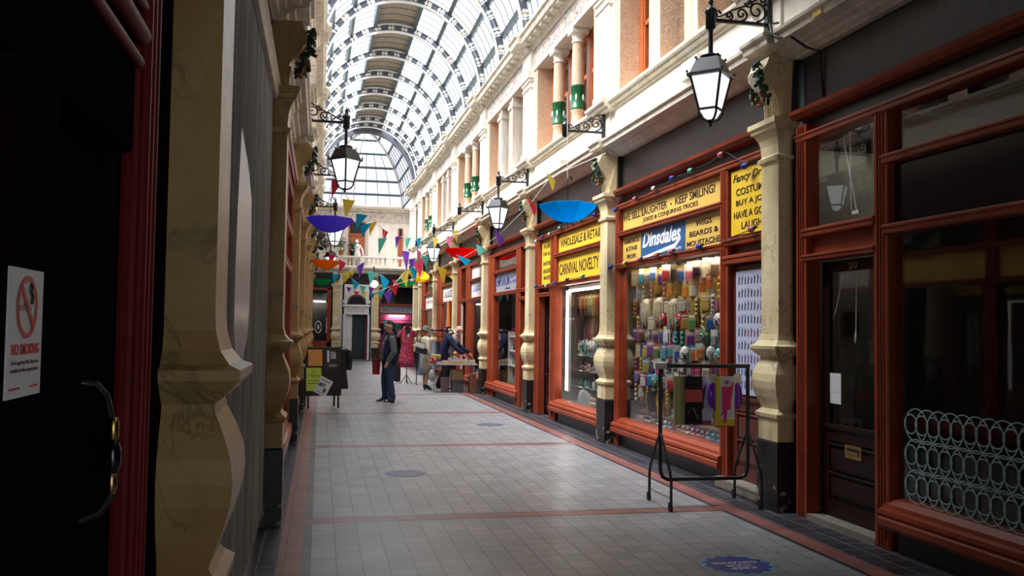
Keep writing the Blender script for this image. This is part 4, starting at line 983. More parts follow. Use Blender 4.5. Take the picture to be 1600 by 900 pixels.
for i,(x,y,z,s,lab) in enumerate(((-.1,33.2,5.0,.5,'upper'),(.0,34.5,4.75,.55,'lower'))):
    r = thing('hanging_basket','%s hanging basket of pink and white flowers at the shaded side' % lab,'hanging basket','W',(x+.0,y,z))
    mb = MB(); mb.lathe([(.05,-.22),(.2,-.12),(.26,0),(.24,0),(.05,-.2)],(0,0,0),M['iron'],12); mb.build('basket',r)
    mb = MB(); foliage(mb,(0,0,.1),.34,120,lf,rnd); mb.build('foliage',r)
    mb = MB()
    for q in range(60):
        d = Vector((rnd.gauss(0,1),rnd.gauss(0,1),rnd.gauss(0,.6))).normalized()*.36; mb.sphere((d.x,d.y,.12+d.z),.035,(fl_pink,fl_white)[q%2],6,4)
    mb.build('blossom',r)
    mb = MB()
    for q in range(3):
        a=q*2.1; mb.tube([(.25*math.cos(a),.25*math.sin(a),0),(0,0,.7)],.006,M['iron'],4)
    mb.tube([(0,0,.7),(-.3-x,0,.75)],.012,M['iron'],5); mb.build('hanger',r)
# globe lamp at the balcony front
r = thing('globe_lamp','white globe lamp hanging below the far balcony','lamp','W',(2.48,E-.7,3.72))
mb = MB(); mb.sphere((0,0,0),.2,M['lampglass'],16,12); mb.build('globe',r); mb = MB(); mb.tube([(0,0,.19),(0,0,.85)],.03,M['iron'],8); mb.lathe([(.1,.16),(.12,.2),(.03,.26)],(0,0,0),M['iron'],12); mb.tube([(0,0,.8),(0,.5,.8)],.03,M['iron'],6); mb.build('bracket',r)

for x, y, z, lab in ((3.7,E+.5,2.2,'tube light under the pink shop ceiling, behind the garments'),(-.15,E+.6,2.85,'short tube light inside the far dark shop window')):
    r = thing('tube_light',lab,'light','W',(x,y,z)); mb = MB(); mb.box(-.4,.4,-.03,.03,.03,.08,M['white']); mb.build('batten', r); mb = MB(); mb.tube([(-.38,0,.01),(.38,0,.01)],.018,M['tube'],8); mb.build('tube', r)
for s_, lab in ((24.0,'tube light at the top of the book shop window'),(29.4,'tube light at the top of the black-lettered shop window'),(34.1,'tube light at the top of the pink-lettered shop window')):
    r = thing('tube_light',lab,'light','R',(.6,s_,2.36)); mb = MB(); mb.box(-.03,.03,-.6,.6,.03,.09,M['white']); mb.build('batten', r); mb = MB(); mb.tube([(0,-.58,.01),(0,.58,.01)],.018,M['tube'],8); mb.build('tube', r)

mb = MB(); mb.box(-.07,.07,-.004,0,0,.2,M['yellow']); tagmesh(mb,'yellow_notice','small yellow notice on the far pilaster right of the arched door','notice','W',(2.65,E-.026,2.95))
mb = MB(); mb.box(-.1,.1,-.004,0,0,.16,M['paper']); tagmesh(mb,'paper_notice','small white notice on the far pilaster left of the arched door','notice','W',(.74,E-.026,1.95))
# ================================================================== wall lanterns
def scroll_pts(c, r0, r1, turns, a0, n=22):
    return [(c[0]+(r0+(r1-r0)*i/n)*math.cos(a0+turns*2*PI*i/n), 0, c[1]+(r0+(r1-r0)*i/n)*math.sin(a0+turns*2*PI*i/n)) for i in range(n+1)]
def bracket_parts(r, fl):
    """wall plate at x=0, arm reaching to x=-.62; z = 0 at the arm"""
    mb = MB(); mb.bbox(-.03,.0,-.05,.05,-.11,.30,M['iron'],.01); mb.build('wall_plate', r, fl)
    mb = MB(); mb.bbox(-.60,0,-.018,.018,-.015,.018,M['iron'],.004); mb.build('arm', r, fl)
    mb = MB()
    for c,r0,r1,tn,a0 in (((-.13,.13),.105,.02,1.5,-PI/2),((-.29,.085),.065,.012,1.4,-PI/2),((-.42,.06),.042,.01,1.3,-PI/2),((-.06,.24),.05,.01,1.2,-PI/2),((-.21,.2),.045,.01,1.2,PI)):
        mb.tube(scroll_pts(c,r0,r1,tn,a0),.011,M['iron'],5)
    mb.tube([(-.02,0,.29),(-.12,0,.25),(-.25,0,.17),(-.38,0,.12),(-.5,0,.05),(-.57,0,.03)],.011,M['iron'],5); mb.tube([(-.5,0,.07),(-.53,0,.1),(-.56,0,.08),(-.54,0,.05)],.012,M['iron'],5)
    mb.build('scrollwork', r, fl)
    mb = MB(); mb.lathe([(.02,-.10),(.05,-.08),(.05,.06),(.058,.07),(.058,.1),(.03,.12),(.02,.16),(.03,.175),(.012,.2),(.001,.26)],(-.61,0,0),M['iron'],12); mb.build('finial', r, fl)
def fr(h, z): return [(-h,-h,z),(h,-h,z),(h,h,z),(-h,h,z)]
def lantern_parts(r, fl):
    X = -.61; rot = lambda p: (X+(p[0]-p[1])*.7071, (p[0]+p[1])*.7071, p[2])
    RF = lambda h, z: [rot(p) for p in fr(h, z)]
    mb = MB(); mb.tube([(X,0,-.08),(X,0,-.36)],.024,M['iron'],8); mb.lathe([(.03,-.37),(.1,-.365),(.1,-.35),(.03,-.325)],(X,0,0),M['iron'],16); mb.build('stem', r, fl)
    mb = MB(); mb.rloft([RF(.05,-.37),RF(.105,-.385),RF(.155,-.525),RF(.175,-.53),RF(.178,-.56),RF(.15,-.56)],M['iron'])
    for h,z in ((.155,-.39),(.172,-.53)):
        for p in RF(h*.7 if z>-.5 else h, z): mb.sphere((p[0],p[1],p[2]+.015),.014,M['iron'],6,5)
    mb.build('hood', r, fl)
    mb = MB(); mb.rloft([RF(.142,-.56),RF(.082,-.87)],M['lampglass'],False,False); mb.build('glass_panes', r, fl)
    mb = MB(); a, b = RF(.146,-.56), RF(.085,-.87); c = RF(.055,-.93)
    for i in range(4):
        mb.tube([a[i],b[i]],.013,M['iron'],5); mb.tube([b[i],b[(i+1)%4]],.013,M['iron'],5)
        q = b[i]; mb.tube([q,(X+(q[0]-X)*1.0,q[1]*1.0,-.91),(X+(q[0]-X)*.7,q[1]*.7,-.96),(X+(q[0]-X)*.2,q[1]*.2,-.985)],.012,M['iron'],5)
    mb.lathe([(.03,-.97),(.03,-.99),(.012,-1.0),(.018,-1.015),(.001,-1.04)],(X,0,0),M['iron'],10); mb.build('cage', r, fl)
    mb = MB(); mb.rloft([RF(.078,-.88),RF(.045,-.95)],M['lampglass']); mb.build('lower_glass', r, fl)
lp_ = {}
def lantern(side, s, label, lit=True):
    key = (side, lit)
    if key in lp_:
        r = copy_tree(lp_[key]); r['label'] = label; put(r, side, (-.012, s, 4.66)); return
    r = lp_[key] = thing('lantern' if lit else 'lamp_bracket', label, 'lantern' if lit else 'bracket', side, (-.012, s, 4.66), ('lit wall lanterns' if lit else 'empty lamp brackets'))
    bracket_parts(r, FL[side])
    if lit: lantern_parts(r, FL[side])
lantern('R', 7.9, 'lit black wall lantern over the joke shop doorway, largest in view'); lantern('R', 17.75, 'lit black wall lantern beyond the blue umbrella'); lantern('R', 27.4, 'lit black wall lantern above the red umbrella')
lantern('L', 13.25, 'lit black lantern high on the shaded side, nearest there'); lantern('L', 22.8, 'lit black lantern behind the purple umbrella'); lantern('L', 32.2, 'lit black lantern behind the orange umbrella')
lantern('R', 12.9, 'empty scrolled lamp bracket above the two yellow signs', False); lantern('R', 22.6, 'empty scrolled lamp bracket beyond the second lit lantern', False); lantern('R', 31.9, 'empty scrolled lamp bracket, third along the joke shop row', False)
lantern('L', 18.0, 'empty scrolled lamp bracket on the shaded side', False)
# box on the wall band
r = thing('alarm_box','white box fixed to the cream band above the joke shop','alarm','R',(.0,9.72,4.62))
mb = MB(); mb.prism([(-.10,.0),(.028,.0),(.028,.25),(-.03,.25)],'y',-.22,.22,M['white']); mb.build('housing', r)
mb = MB(); mb.box(-.07,-.02,-.12,.12,-.006,0,M['grey_sign']); mb.build('grille', r)
r = thing('alarm_box','smaller white box above the carnival shop front','alarm','R',(.0,15.2,4.64)); mb = MB(); mb.prism([(-.06,.0),(.028,.0),(.028,.2),(-.03,.2)],'y',-.2,.2,M['white']); mb.build('housing', r); mb = MB(); mb.box(-.05,-.01,-.1,.1,-.006,0,M['grey_sign']); mb.build('grille', r)
mb = MB(); mb.box(0,.004,-.07,.07,0,.06,M['yellow']); tagmesh(mb,'yellow_sticker','small yellow sticker on the cream cornice above the vacant shop','sticker','R',(-.108,6.9,4.405))
mb = MB(); mb.tube([(-.02,0,.32),(-.14,-.05,.28),(-.145,-.1,.16),(-.1,-.15,.12),(-.06,-.28,.1),(.06,-.36,-.02),(.17,-.4,-.06),(.19,-.42,-.55)],.012,M['iron'],5); tagmesh(mb,'cable','loose black cable draped over the cornice by the large lantern','cable','R',(0,7.7,4.3))

# ================================================================== umbrellas
def fabric(name, col):
    """thin cloth: part of the light shines through"""
    if name in _mc: return _mc[name]
    m, nt = node_mat(name); d_ = nt.nodes.new('ShaderNodeBsdfDiffuse'); t_ = nt.nodes.new('ShaderNodeBsdfTranslucent'); x = nt.nodes.new('ShaderNodeMixShader'); o = nt.nodes.new('ShaderNodeOutputMaterial')
    for n_ in (d_, t_): n_.inputs['Color'].default_value = (*col, 1)
    x.inputs[0].default_value = .5; nt.links.new(d_.outputs[0], x.inputs[1]); nt.links.new(t_.outputs[0], x.inputs[2]); nt.links.new(x.outputs[0], o.inputs[0]); _mc[name] = m; return m
def umbrella(px, py, Y, rad, col, label, tilt=(0,0), depth=None, string=1.2):
    P = unproject(px, py, Y); r = thing('umbrella', label, 'umbrella', 'W', P, 'upturned umbrellas hung across the arcade', (tilt[0],tilt[1],random.uniform(0,.7)))
    m = fabric('umbrella_'+label.split()[0]+label.split()[1], col); dep = depth or rad*.54; n = 8; sub = 4; K = 6
    mb = MB(); vs = []; fs = []; N = n*sub
    for i in range(K+1):
        f = i/K
        for j in range(N):
            a = 2*PI*j/N; w = (j % sub)/sub; sag = 1-.075*math.sin(PI*w)*f
            R0 = rad*f**.95*sag; z = -dep*(1-f**1.9)
            vs.append((R0*math.cos(a), R0*math.sin(a), z))
    fs = [(i*N+j, i*N+(j+1)%N, (i+1)*N+(j+1)%N, (i+1)*N+j) for i in range(K) for j in range(N)]
    mb.add(vs, fs, m, False); o = mb.build('canopy', r); so = o.modifiers.new('thick','SOLIDIFY'); so.thickness = .004
    for j in range(n):
        a = 2*PI*j/n; mb = MB(); mb.tube([(rad*f**.95*math.cos(a)*.985, rad*f**.95*math.sin(a)*.985, -dep*(1-f**1.9)+.008) for f in (.03,.3,.5,.75,1.0)],.004,M['iron'],4); mb.build('rib', r)
    mb = MB(); mb.tube([(0,0,-dep-.07),(0,0,.35)],.007,M['iron'],6); mb.build('shaft', r)
    mb = MB(); mb.tube([(0,0,.35),(0,0,.40),(.03,0,.44),(.06,0,.42),(.06,0,.38)],.012,M['iron'],6); mb.build('handle', r)
    mb = MB(); mb.tube([(0,0,.43),(0,0,.43+string)],.0035,M['offwhite'],4); mb.build('hanging_string', r)
def unproject(px, py, Y):
    v = Vector((px-800, 450-py, 1400.)); w = cx*v.x/1 + cy*v.y + cz*v.z
    return Vector((w.x*Y/w.y, Y, 1.68 + w.z*Y/w.y))
fpx = 1400.
d = Vector((-300., -59., fpx)).normalized(); u = Vector((.0135, 1., 0)); u.z = (300*u.x+59*u.y)/fpx; u.normalize()
rgt = (Vector((1, 0, 0)) - d*d.x - u*u.x).normalized()
cx = Vector((rgt.x, d.x, u.x)); cy = Vector((rgt.y, d.y, u.y)); cz = Vector((rgt.z, d.z, u.z))
umbrella(516,343,17.2,.46,(.20,.14,.85),'deep purple umbrella hung upside down at the shaded side',(-.05,.02))
umbrella(887,322,12.4,.44,(.0,.46,.80),'bright blue umbrella hung upside down before the carnival sign',(-.04,.0))
umbrella(721,390,23.5,.46,(.75,.015,.02),'vivid red umbrella hung upside down along the sunlit side',(.0,.02))
umbrella(509,408,25.6,.43,(.92,.32,.02),'bright orange umbrella hung upside down below the purple one',(-.03,.02))
umbrella(503,437,38.5,.46,(.02,.42,.14),'grass green umbrella in front of the far dark window',(-.0,.02))
umbrella(655,428,31.5,.40,(.85,.62,.03),'mustard yellow umbrella tilted towards the camera near the red one',(.55,.15),.3)
umbrella(632,440,35.0,.42,(.02,.40,.12),'emerald green umbrella below the mustard yellow one',(-.05,.1))

# ================================================================== bunting
FC = {'r':(.72,.07,.13),'y':(.78,.64,.10),'b':(.02,.42,.64),'p':(.28,.10,.56),'t':(.14,.55,.46),'k':(.74,.22,.34),'o':(.6,.14,.03)}
FM = {k: fabric('flag_'+k, c) for k, c in FC.items()}
fl_rnd = random.Random(5)
def bunting(label, flags, ends):
    """flags: (px, py, Y, width px, drop px, colour, lean px); the string runs through their top edges"""
    tops = [unproject(f[0], f[1], f[2]) for f in flags]; A = ends[0]; B = ends[1]
    r = thing('bunting', label, 'bunting', 'W', tuple(tops[0]), 'strings of triangular flags'); o = tops[0]
    pts = ([A] if A is not None else []) + tops + ([B] if B is not None else [])
    mb = MB(); mb.tube([p-o for p in pts], .006, M['offwhite'], 5); mb.build('string', r)
    for i, (f, t) in enumerate(zip(flags, tops)):
        k = f[2]/1400.; w = f[3]*k; hgt = f[4]*k; ln = f[6]*k
        a = tops[min(i+1, len(tops)-1)] - tops[max(i-1, 0)]; dz = a.z/max(.2, math.hypot(a.x, 0) + .15) ; dz = max(-.9, min(.9, dz))
        yy = fl_rnd.uniform(-.35, .35)*w
        p = [(-w/2, -yy, -dz*w/2), (w/2, yy, dz*w/2), (ln, fl_rnd.uniform(-.2,.2)*w, -hgt)]
        vs = []
        for q in p: vs += [(q[0], q[1]-.0015, q[2]), (q[0], q[1]+.0015, q[2])]
        m_ = MB(); m_.add(vs, [(0,2,4),(1,5,3),(0,1,3,2),(2,3,5,4),(4,5,1,0)], FM[f[5]]); fo = m_.build('flag', r); fo.location = t - o
lw = Vector((LX+.05, 12.8, 4.3))
bunting('long bunting string falling from the nearest shaded lantern towards the far end',
 [(527,282,13.3,17,26,'r',-8),(545,312,15,20,28,'y',-4),(566,335,17,18,24,'b',-10),(572,350,18.2,16,22,'b',-6),(583,347,19,14,22,'y',-5),(602,360,21,10,18,'r',-3),(598,372,20.5,14,26,'t',-6),(622,369,23,9,20,'p',-3),(638,372,25,9,20,'t',-3),(655,372,27,8,20,'b',-2)], [lw, rpos(-.1, 30.5, 4.4)])
bunting('bunting string falling from above the carnival sign along the sunlit side',
 [(861,276,13.0,18,24,'y',2),(831,316,14.6,20,24,'r',4),(781,366,18,17,22,'p',-2),(752,386,20,15,14,'t',-4),(724,402,22,22,14,'b',4),(690,418,24.5,18,28,'y',4)], [rpos(-.15, 12.4, 4.25), unproject(640, 440, 30)])
bunting('bunting string crossing low before the far balcony, red and yellow flags first',
 [(519,398,29,10,20,'r',-4),(535,408,30,12,18,'r',-4),(544,425,31,12,14,'y',-6),(564,412,32,12,24,'p',-2),(550,422,32.5,8,10,'y',0),(581,425,33,14,20,'t',-2),(601,433,33,14,26,'b',-2),(606,456,33.5,14,20,'p',2),(632,425,34,14,24,'y',4),(618,440,34,10,16,'r',0)], [Vector((LX-.1, 27.6, 4.4)), rpos(-.1, 35, 4.2)])
bunting('lowest bunting string sagging across in front of the arched door',
 [(524,428,30,10,16,'b',-2),(541,428,30.3,14,16,'y',-4),(556,440,30.6,12,14,'b',-2),(567,447,30.9,10,14,'t',0),(580,449,31.2,8,14,'p',-1),(545,449,31.5,8,8,'p',0),(557,455,31.7,8,10,'r',0),(570,455,32,8,10,'y',0),(582,458,32,8,10,'b',0),(594,454,32.3,10,14,'t',2),(615,446,32.5,14,16,'r',4)], [Vector((LX-.1, 28.5, 4.0)), unproject(660, 430, 33)])
bunting('short bunting string of small flags between the red umbrella and the far lanterns',
 [(704,370,26,14,16,'k',-2),(712,360,25.5,9,20,'y',2),(681,372,27,9,18,'y',-2),(655,392,29,8,26,'k',-2),(644,404,30,10,22,'p',0),(634,392,30,12,34,'p',2),(664,400,29,12,20,'t',2),(673,392,28,12,16,'t',0),(645,418,30,14,26,'b',4),(655,408,29.5,16,26,'r',2)], [rpos(-.1, 23.5, 4.4), unproject(620, 440, 32)])

# ================================================================== fairy lights
BC = {'blue':(.02,.04,.35),'cream':(.55,.5,.36),'green':(.12,.36,.26),'pink':(.42,.10,.14),'orange':(.6,.13,.03),'yellow':(.55,.4,.05)}
def fairy(label, bulbs, a0):
    o = rpos(a0, bulbs[0][0], bulbs[0][1]); r = thing('string_lights', label, 'lights', 'R', (a0, bulbs[0][0], bulbs[0][1]), 'coloured festoon lights'); s0, z0 = bulbs[0][:2]
    mb = MB(); pts = []
    for i, b in enumerate(bulbs):
        pts.append((0, b[0]-s0, b[1]-z0))
        if i < len(bulbs)-1: n = bulbs[i+1]; pts.append((-.005, (b[0]+n[0])/2-s0, (b[1]+n[1])/2-z0-.02))
    mb.tube(pts, .006, M['iron'], 5); mb.build('cable', r)
    for b in bulbs:
        mb = MB(); mb.lathe([(.014,0),(.018,-.03),(.018,-.05)],(0,0,0),M['iron'],8); so = mb.build('bulb_holder', r); so.location = (-.02, b[0]-s0, b[1]-z0); so.rotation_euler = (1.45, 0, 0)
        mb = MB(); mb.lathe([(.016,-.05),(.03,-.075),(.036,-.10),(.028,-.13),(.001,-.145)],(0,0,0),plain('bulb_'+b[2],BC[b[2]],.2),10); bo = mb.build('bulb', r); bo.location = so.location; bo.rotation_euler = so.rotation_euler
fairy('coloured festoon bulbs along the top of the keep smiling sign', [(12.4,3.45,'blue'),(11.6,3.50,'pink'),(10.9,3.54,'cream'),(10.3,3.58,'blue'),(9.75,3.58,'green'),(8.95,3.62,'pink'),(8.4,3.4,'blue')], .06)
fairy('coloured festoon bulbs under the blue name board', [(12.6,2.62,'blue'),(12.0,2.63,'yellow'),(11.4,2.65,'pink'),(10.8,2.66,'orange'),(10.3,2.67,'pink'),(9.5,2.66,'blue'),(8.25,2.73,'pink')], .06)
fairy('coloured festoon bulbs along the top of the wholesale sign', [(17.1,3.42,'cream'),(16.6,3.46,'blue'),(16.1,3.46,'cream'),(15.4,3.5,'green'),(14.7,3.52,'blue'),(14.2,3.5,'green'),(13.4,3.5,'blue')], .06)
fairy('coloured festoon bulbs under the carnival novelty sign', [(17.1,2.52,'blue'),(16.3,2.5,'cream'),(15.7,2.52,'blue'),(14.9,2.55,'blue'),(14.0,2.56,'green')], .06)

# ================================================================== floor stickers
for x, y, rad, fresh, lab in ((2.98,6.05,.26,1,'nearest bright blue round floor sticker with white lettering'),(1.0,10.38,.24,0,'worn blue round floor sticker in mid aisle'),(2.93,15.4,.24,0,'worn blue round floor sticker farthest along the aisle')):
    r = thing('floor_sticker', lab, 'sticker', 'W', (x,y,0.0005), 'distance floor stickers')
    mb = MB(); mb.lathe([(rad,0),(rad,.001)],(0,0,0),plain('sticker_rim%d'%fresh,(.12,.52,.66) if fresh else (.16,.24,.32),.4,vary=.2,scale=12),36); mb.build('rim', r)
    mb = MB(); mb.lathe([(rad*.86,.001),(rad*.86,.0016)],(0,0,0),plain('sticker_navy%d'%fresh,(.035,.04,.34) if fresh else (.11,.13,.22),.4,vary=.3,scale=9),36)
    for k in range(14): mb.lathe([(rad*.13,.001),(rad*.13,.0017)],(rad*.84*math.cos(k*.449),rad*.84*math.sin(k*.449),0),plain('sticker_navy%d'%fresh,(0,0,0)),10)
    mb.build('disc', r)
    wm = M['paper'] if fresh else M['grey_sign']
    for t, yy, w in (('KEEP',.07,.2),('YOUR',.0,.2),('DISTANCE',-.075,.34)):
        mb = MB(); mb.text(t,(0,-yy,.0018),(-1,0,0),(0,-1,0),w,.05,wm,.0004,0,'c',.02); mb.build('lettering', r)

# ================================================================== garment rack and packets by the joke shop
r = thing('garment_rack','black wheeled garment rack standing before the joke shop doorway','garment rack','W',(3.675,8.17,0))
mb = MB(); T = .019; mb.tube([(-.455,0,1.325),(-.455,0,.40),(-.45,0,.33),(-.43,0,.275),(-.38,0,.25),(.38,0,.25),(.43,0,.275),(.45,0,.33),(.455,0,.4),(.455,0,1.325)],T,M['rackblack'],10); mb.build('upright_frame', r)
mb = MB(); mb.tube([(-.5,0,1.34),(.47,0,1.34)],.021,M['rackblack'],10); mb.build('hanging_bar', r)
mb = MB(); mb.bbox(-.52,-.40,-.03,.03,1.31,1.37,M['offwhite'],.005); o = mb.build('tape_wrap', r); o['label'] = 'pale tape wrapped round the bar end'
for sx in (-.455,.455):
    for sy in (-1,1):
        mb = MB(); mb.tube([(sx,0,.70),(sx,sy*.1,.58),(sx+.0,sy*.25,.36),(sx,sy*.28,.28),(sx,sy*.28,.06)],.014,M['rackblack'],8); lo = mb.build('leg', r)
        mb = MB(); mb.lathe([(.001,-.012),(.034,-.012),(.034,.012),(.001,.012)],(0,0,0),M['iron'],16,'x'); mb.lathe([(.001,-.016),(.012,-.016),(.012,.016),(.001,.016)],(0,0,0),M['brass'],8,'x'); mb.box(-.018,.018,-.012,.012,.0,.05,M['iron']); w = mb.build('caster', lo); w.location = (sx, sy*.28+.02, .034)
    mb = MB(); mb.tube([(sx,-.28,.12),(sx,.28,.12)],.005,M['iron'],5); mb.build('brace_wire', r)
def card_pack(label, x, y, w, h, parts, rz, bag=None):
    r = thing('costume_packet', label, 'packet', 'W', (x, y, 1.30), 'costume packets hung on the rack', (0,0,rz))
    mb = MB()
    for (x0,x1,z0,z1,m) in parts: mb.box(x0*w-w/2,x1*w-w/2,-.006-.002*parts.index((x0,x1,z0,z1,m)),.008,-h-.06+z0*h,-h-.06+z1*h,m)
    mb.build('card', r)
    mb = MB(); mb.tube([(0,0,-.07),(0,0,-.02),(.012,0,.035),(0,0,.065),(-.015,0,.05)],.004,M['iron'],5); mb.build('hook', r); return r
c_ = lambda n, col: plain(n, col, .35, vary=.12, scale=14)
card_pack('green and yellow edged packet hung first on the rack',3.41,8.17,.12,.47,[(0,1,0,1,c_('pk_lime',(.55,.6,.25))),(.3,.6,0,1,c_('pk_yel',(.75,.7,.25)))],.3)
p1 = card_pack('black and coral costume packet with looped black ribbon',3.55,8.15,.19,.46,[(0,1,0,1,c_('pk_black',(.01,.01,.014))),(0,1,.46,.72,c_('pk_coral',(.8,.13,.12)))],.15)
mb = MB(); mb.tube([(-.07,-.012,-.42),(-.02,-.013,-.36),(.04,-.013,-.46)],.004,M['grey_sign'],4); mb.tube([(.0,-.012,-.36),(.02,-.013,-.42),(.06,-.012,-.48)],.004,M['grey_sign'],4); mb.build('ribbon', p1)
p2 = card_pack('pale lilac costume packet with a purple dress figure',3.66,8.21,.21,.48,[(0,1,0,1,c_('pk_lilac',(.74,.70,.84))),(0,1,0,.1,c_('pk_mauve',(.35,.08,.28)))],.1)
def figure_print(mb, x, z, h, m, skin, y):
    mb.prism([(x-.02*h*5,z+.3*h),(x+.02*h*5,z+.3*h),(x+.1*h,z+.62*h),(x+.12*h,z+.8*h),(x-.12*h,z+.8*h),(x-.1*h,z+.62*h)],'y',y-.002,y,m)
    mb.prism([(x-.05*h,z),(x-.02*h,z),(x+.02*h,z+.3*h),(x-.06*h,z+.3*h)],'y',y-.002,y,m); mb.prism([(x-.16*h,z+.16*h),(x-.05*h,z+.22*h),(x,z+.3*h),(x-.06*h,z+.3*h)],'y',y-.002,y,m)
    mb.lathe([(.001,y-.003),(.05*h,y-.002),(.05*h,y)],(x,0,z+.9*h),skin,10,'y'); mb.prism([(x+.1*h,z+.5*h),(x+.17*h,z+.9*h),(x+.14*h,z+.9*h),(x+.06*h,z+.7*h)],'y',y-.002,y,m)
mb = MB(); figure_print(mb,-.02,-.50,.40,c_('fig_purple',(.22,.03,.22)),c_('fig_skin',(.3,.1,.15)),-.012); mb.build('dress_figure', p2)
p3 = card_pack('yellow and white costume packet with a pink dress figure',3.88,8.15,.19,.48,[(0,1,0,1,c_('pk_white',(.82,.84,.92))),(0,.22,0,1,c_('pk_yellow',(.9,.72,.04))),(0,1,0,.14,c_('pk_yellow',(0,0,0))),(0,1,-.02,0.0,c_('pk_redge',(.5,.04,.06)))],-.05)
mb = MB(); figure_print(mb,.01,-.52,.45,c_('fig_pink',(.85,.05,.22)),c_('fig_skin2',(.35,.14,.2)),-.014); mb.build('dress_figure', p3)
for i, x in enumerate((3.76, 4.02)):
    r = thing('costume_packet', 'shiny purple bag packet, ' + ('between the lilac and yellow packets', 'last against the far upright of the rack')[i],'packet','W',(x,8.17,1.30),'costume packets hung on the rack',(0,0,.2))
    mb = MB(); mb.sphere((0,0,-.25),(.055,.03,.13),plain('purple_foil',(.22,.03,.6),.15,vary=.2),14,10); mb.build('bag', r); mb = MB(); mb.prism([(-.04,-.14),(.04,-.14),(.045,-.04),(-.045,-.04)],'y',-.004,.004,M['offwhite']); mb.build('header_card', r)
    mb = MB(); mb.tube([(0,0,-.05),(0,0,.03),(.012,0,.05),(0,0,.065)],.004,M['iron'],5); mb.build('hook', r)
# ================================================================== goods in the joke shop windows
rnd = random.Random(42)
PAL = {'yellow':(.55,.36,.04),'mustard':(.38,.25,.05),'white':(.6,.58,.52),'cream':(.5,.42,.26),'red':(.42,.03,.025),'orange':(.5,.13,.02),'blue':(.03,.13,.36),'turquoise':(.04,.30,.34),
 'green':(.04,.2,.06),'pink':(.5,.1,.18),'black':(.015,.015,.018),'brown':(.13,.06,.03),'grey':(.22,.22,.22),'purple':(.12,.03,.2)}
PM = {k: plain('goods_'+k, c, .4, vary=.3, scale=22) for k, c in PAL.items()}
def goods_mesh(kind, c1, c2):
    mb = MB(); a, b = PM[c1], PM[c2]
    if kind == 'packet':
        mb.box(-.004,.004,-.06,.06,-.22,0,a); mb.bbox(-.03,-.004,-.045,.045,-.20,-.075,b,.012); mb.box(-.006,.0,-.05,.05,-.06,-.03,PM['white']); mb.tube([(0,0,0),(0,0,.02),(.05,0,.03)],.004,M['iron'],4)
    elif kind == 'strip':
        mb.box(-.004,.004,-.03,.03,-.30,0,a)
        for k in range(4): mb.sphere((-.012,0,-.05-.065*k),(.016,.024,.024),b,7,5)
        mb.tube([(0,0,0),(0,0,.02),(.05,0,.03)],.004,M['iron'],4)
    elif kind == 'mask':
        mb.sphere((0,0,-.11),(.05,.075,.10),a,12,8); mb.sphere((-.055,0,-.125),(.02,.016,.025),b,7,5)
        for s in (-1,1): mb.sphere((-.043,s*.03,-.09),(.012,.015,.012),PM['white'],7,5)
        mb.box(-.05,-.04,-.03,.03,-.165,-.155,b); mb.tube([(0,0,-.02),(0,0,.02),(.05,0,.03)],.004,M['iron'],4)
    elif kind == 'wig':
        mb.sphere((0,0,-.09),(.07,.085,.085),a,12,8)
        for k in range(9): t = k/8*PI; mb.tube([(-.05*math.sin(t),.08*math.cos(t),-.08),(-.06*math.sin(t),.09*math.cos(t),-.2),(-.05*math.sin(t),.075*math.cos(t),-.32-.03*(k%3))],[.026,.024,.008],a,6)
        mb.tube([(0,0,-.01),(0,0,.03),(.05,0,.03)],.004,M['iron'],4)
    elif kind == 'hat':
        mb.lathe([(.001,.16),(.06,.155),(.068,.06),(.07,.045),(.12,.04),(.12,.028),(.001,.028)],(0,0,-.16),a,16); mb.lathe([(.071,.05),(.071,.07),(.069,.075)],(0,0,-.16),b,16)
    elif kind == 'box':
        mb.bbox(-.05,.05,-.055,.055,0,.13,a,.004); mb.box(-.052,-.05,-.04,.04,.03,.1,b)
    elif kind == 'bottle':
        mb.lathe([(.035,0),(.04,.02),(.04,.1),(.014,.135),(.014,.17),(.018,.17),(.018,.19),(.001,.19)],(0,0,0),a,10)
    elif kind == 'toy':
        mb.sphere((0,0,.05),(.045,.055,.05),a,10,7); mb.sphere((-.01,0,.12),(.035,.038,.035),b,10,7)
        for s in (-1,1): mb.sphere((-.0,s*.03,.15),.014,a,6,4); mb.sphere((-.03,s*.045,.05),.02,b,6,4)
    elif kind == 'sash':
        for k in range(5): mb.tube([(0,-.06+.03*k,0),(-.01,-.06+.03*k,-.2),(.0,-.055+.028*k,-.42)],.014,(a,b)[k%2],6)
        mb.tube([(0,-.07,.0),(0,.07,.0)],.008,M['iron'],5)
    o = mb.build(kind); me = o.data; bpy.data.objects.remove(o); return me
_gm = {}
def goods(kind, c1, c2, a, s, z, label, group, cat, rz=0., sc=1.):
    k = (kind, c1, c2)
    if k not in _gm: _gm[k] = goods_mesh(*k)
    nm = {'packet':'novelty_packet','strip':'novelty_strip','mask':'face_mask','wig':'wig','hat':'party_hat','box':'trick_box','bottle':'bottle','toy':'novelty_toy','sash':'striped_sash'}[kind]
    o = bpy.data.objects.new(nm, _gm[k]); COL.objects.link(o); put(o, 'R', (a, s, z)); o.rotation_euler.z += rz; o.scale = (sc, sc, sc)
    return tag(o, label, cat, group)
CAT = {'packet':'packet','strip':'packet','mask':'mask','wig':'wig','hat':'hat','box':'box','bottle':'bottle','toy':'toy','sash':'sash'}
WORDK = {'packet':'carded packet','strip':'novelty strip','mask':'face mask','wig':'wig','hat':'party hat','box':'trick box','bottle':'bottle','toy':'toy','sash':'striped sash'}
cols = list(PAL)
LIGHT = ['white','cream','yellow','mustard']
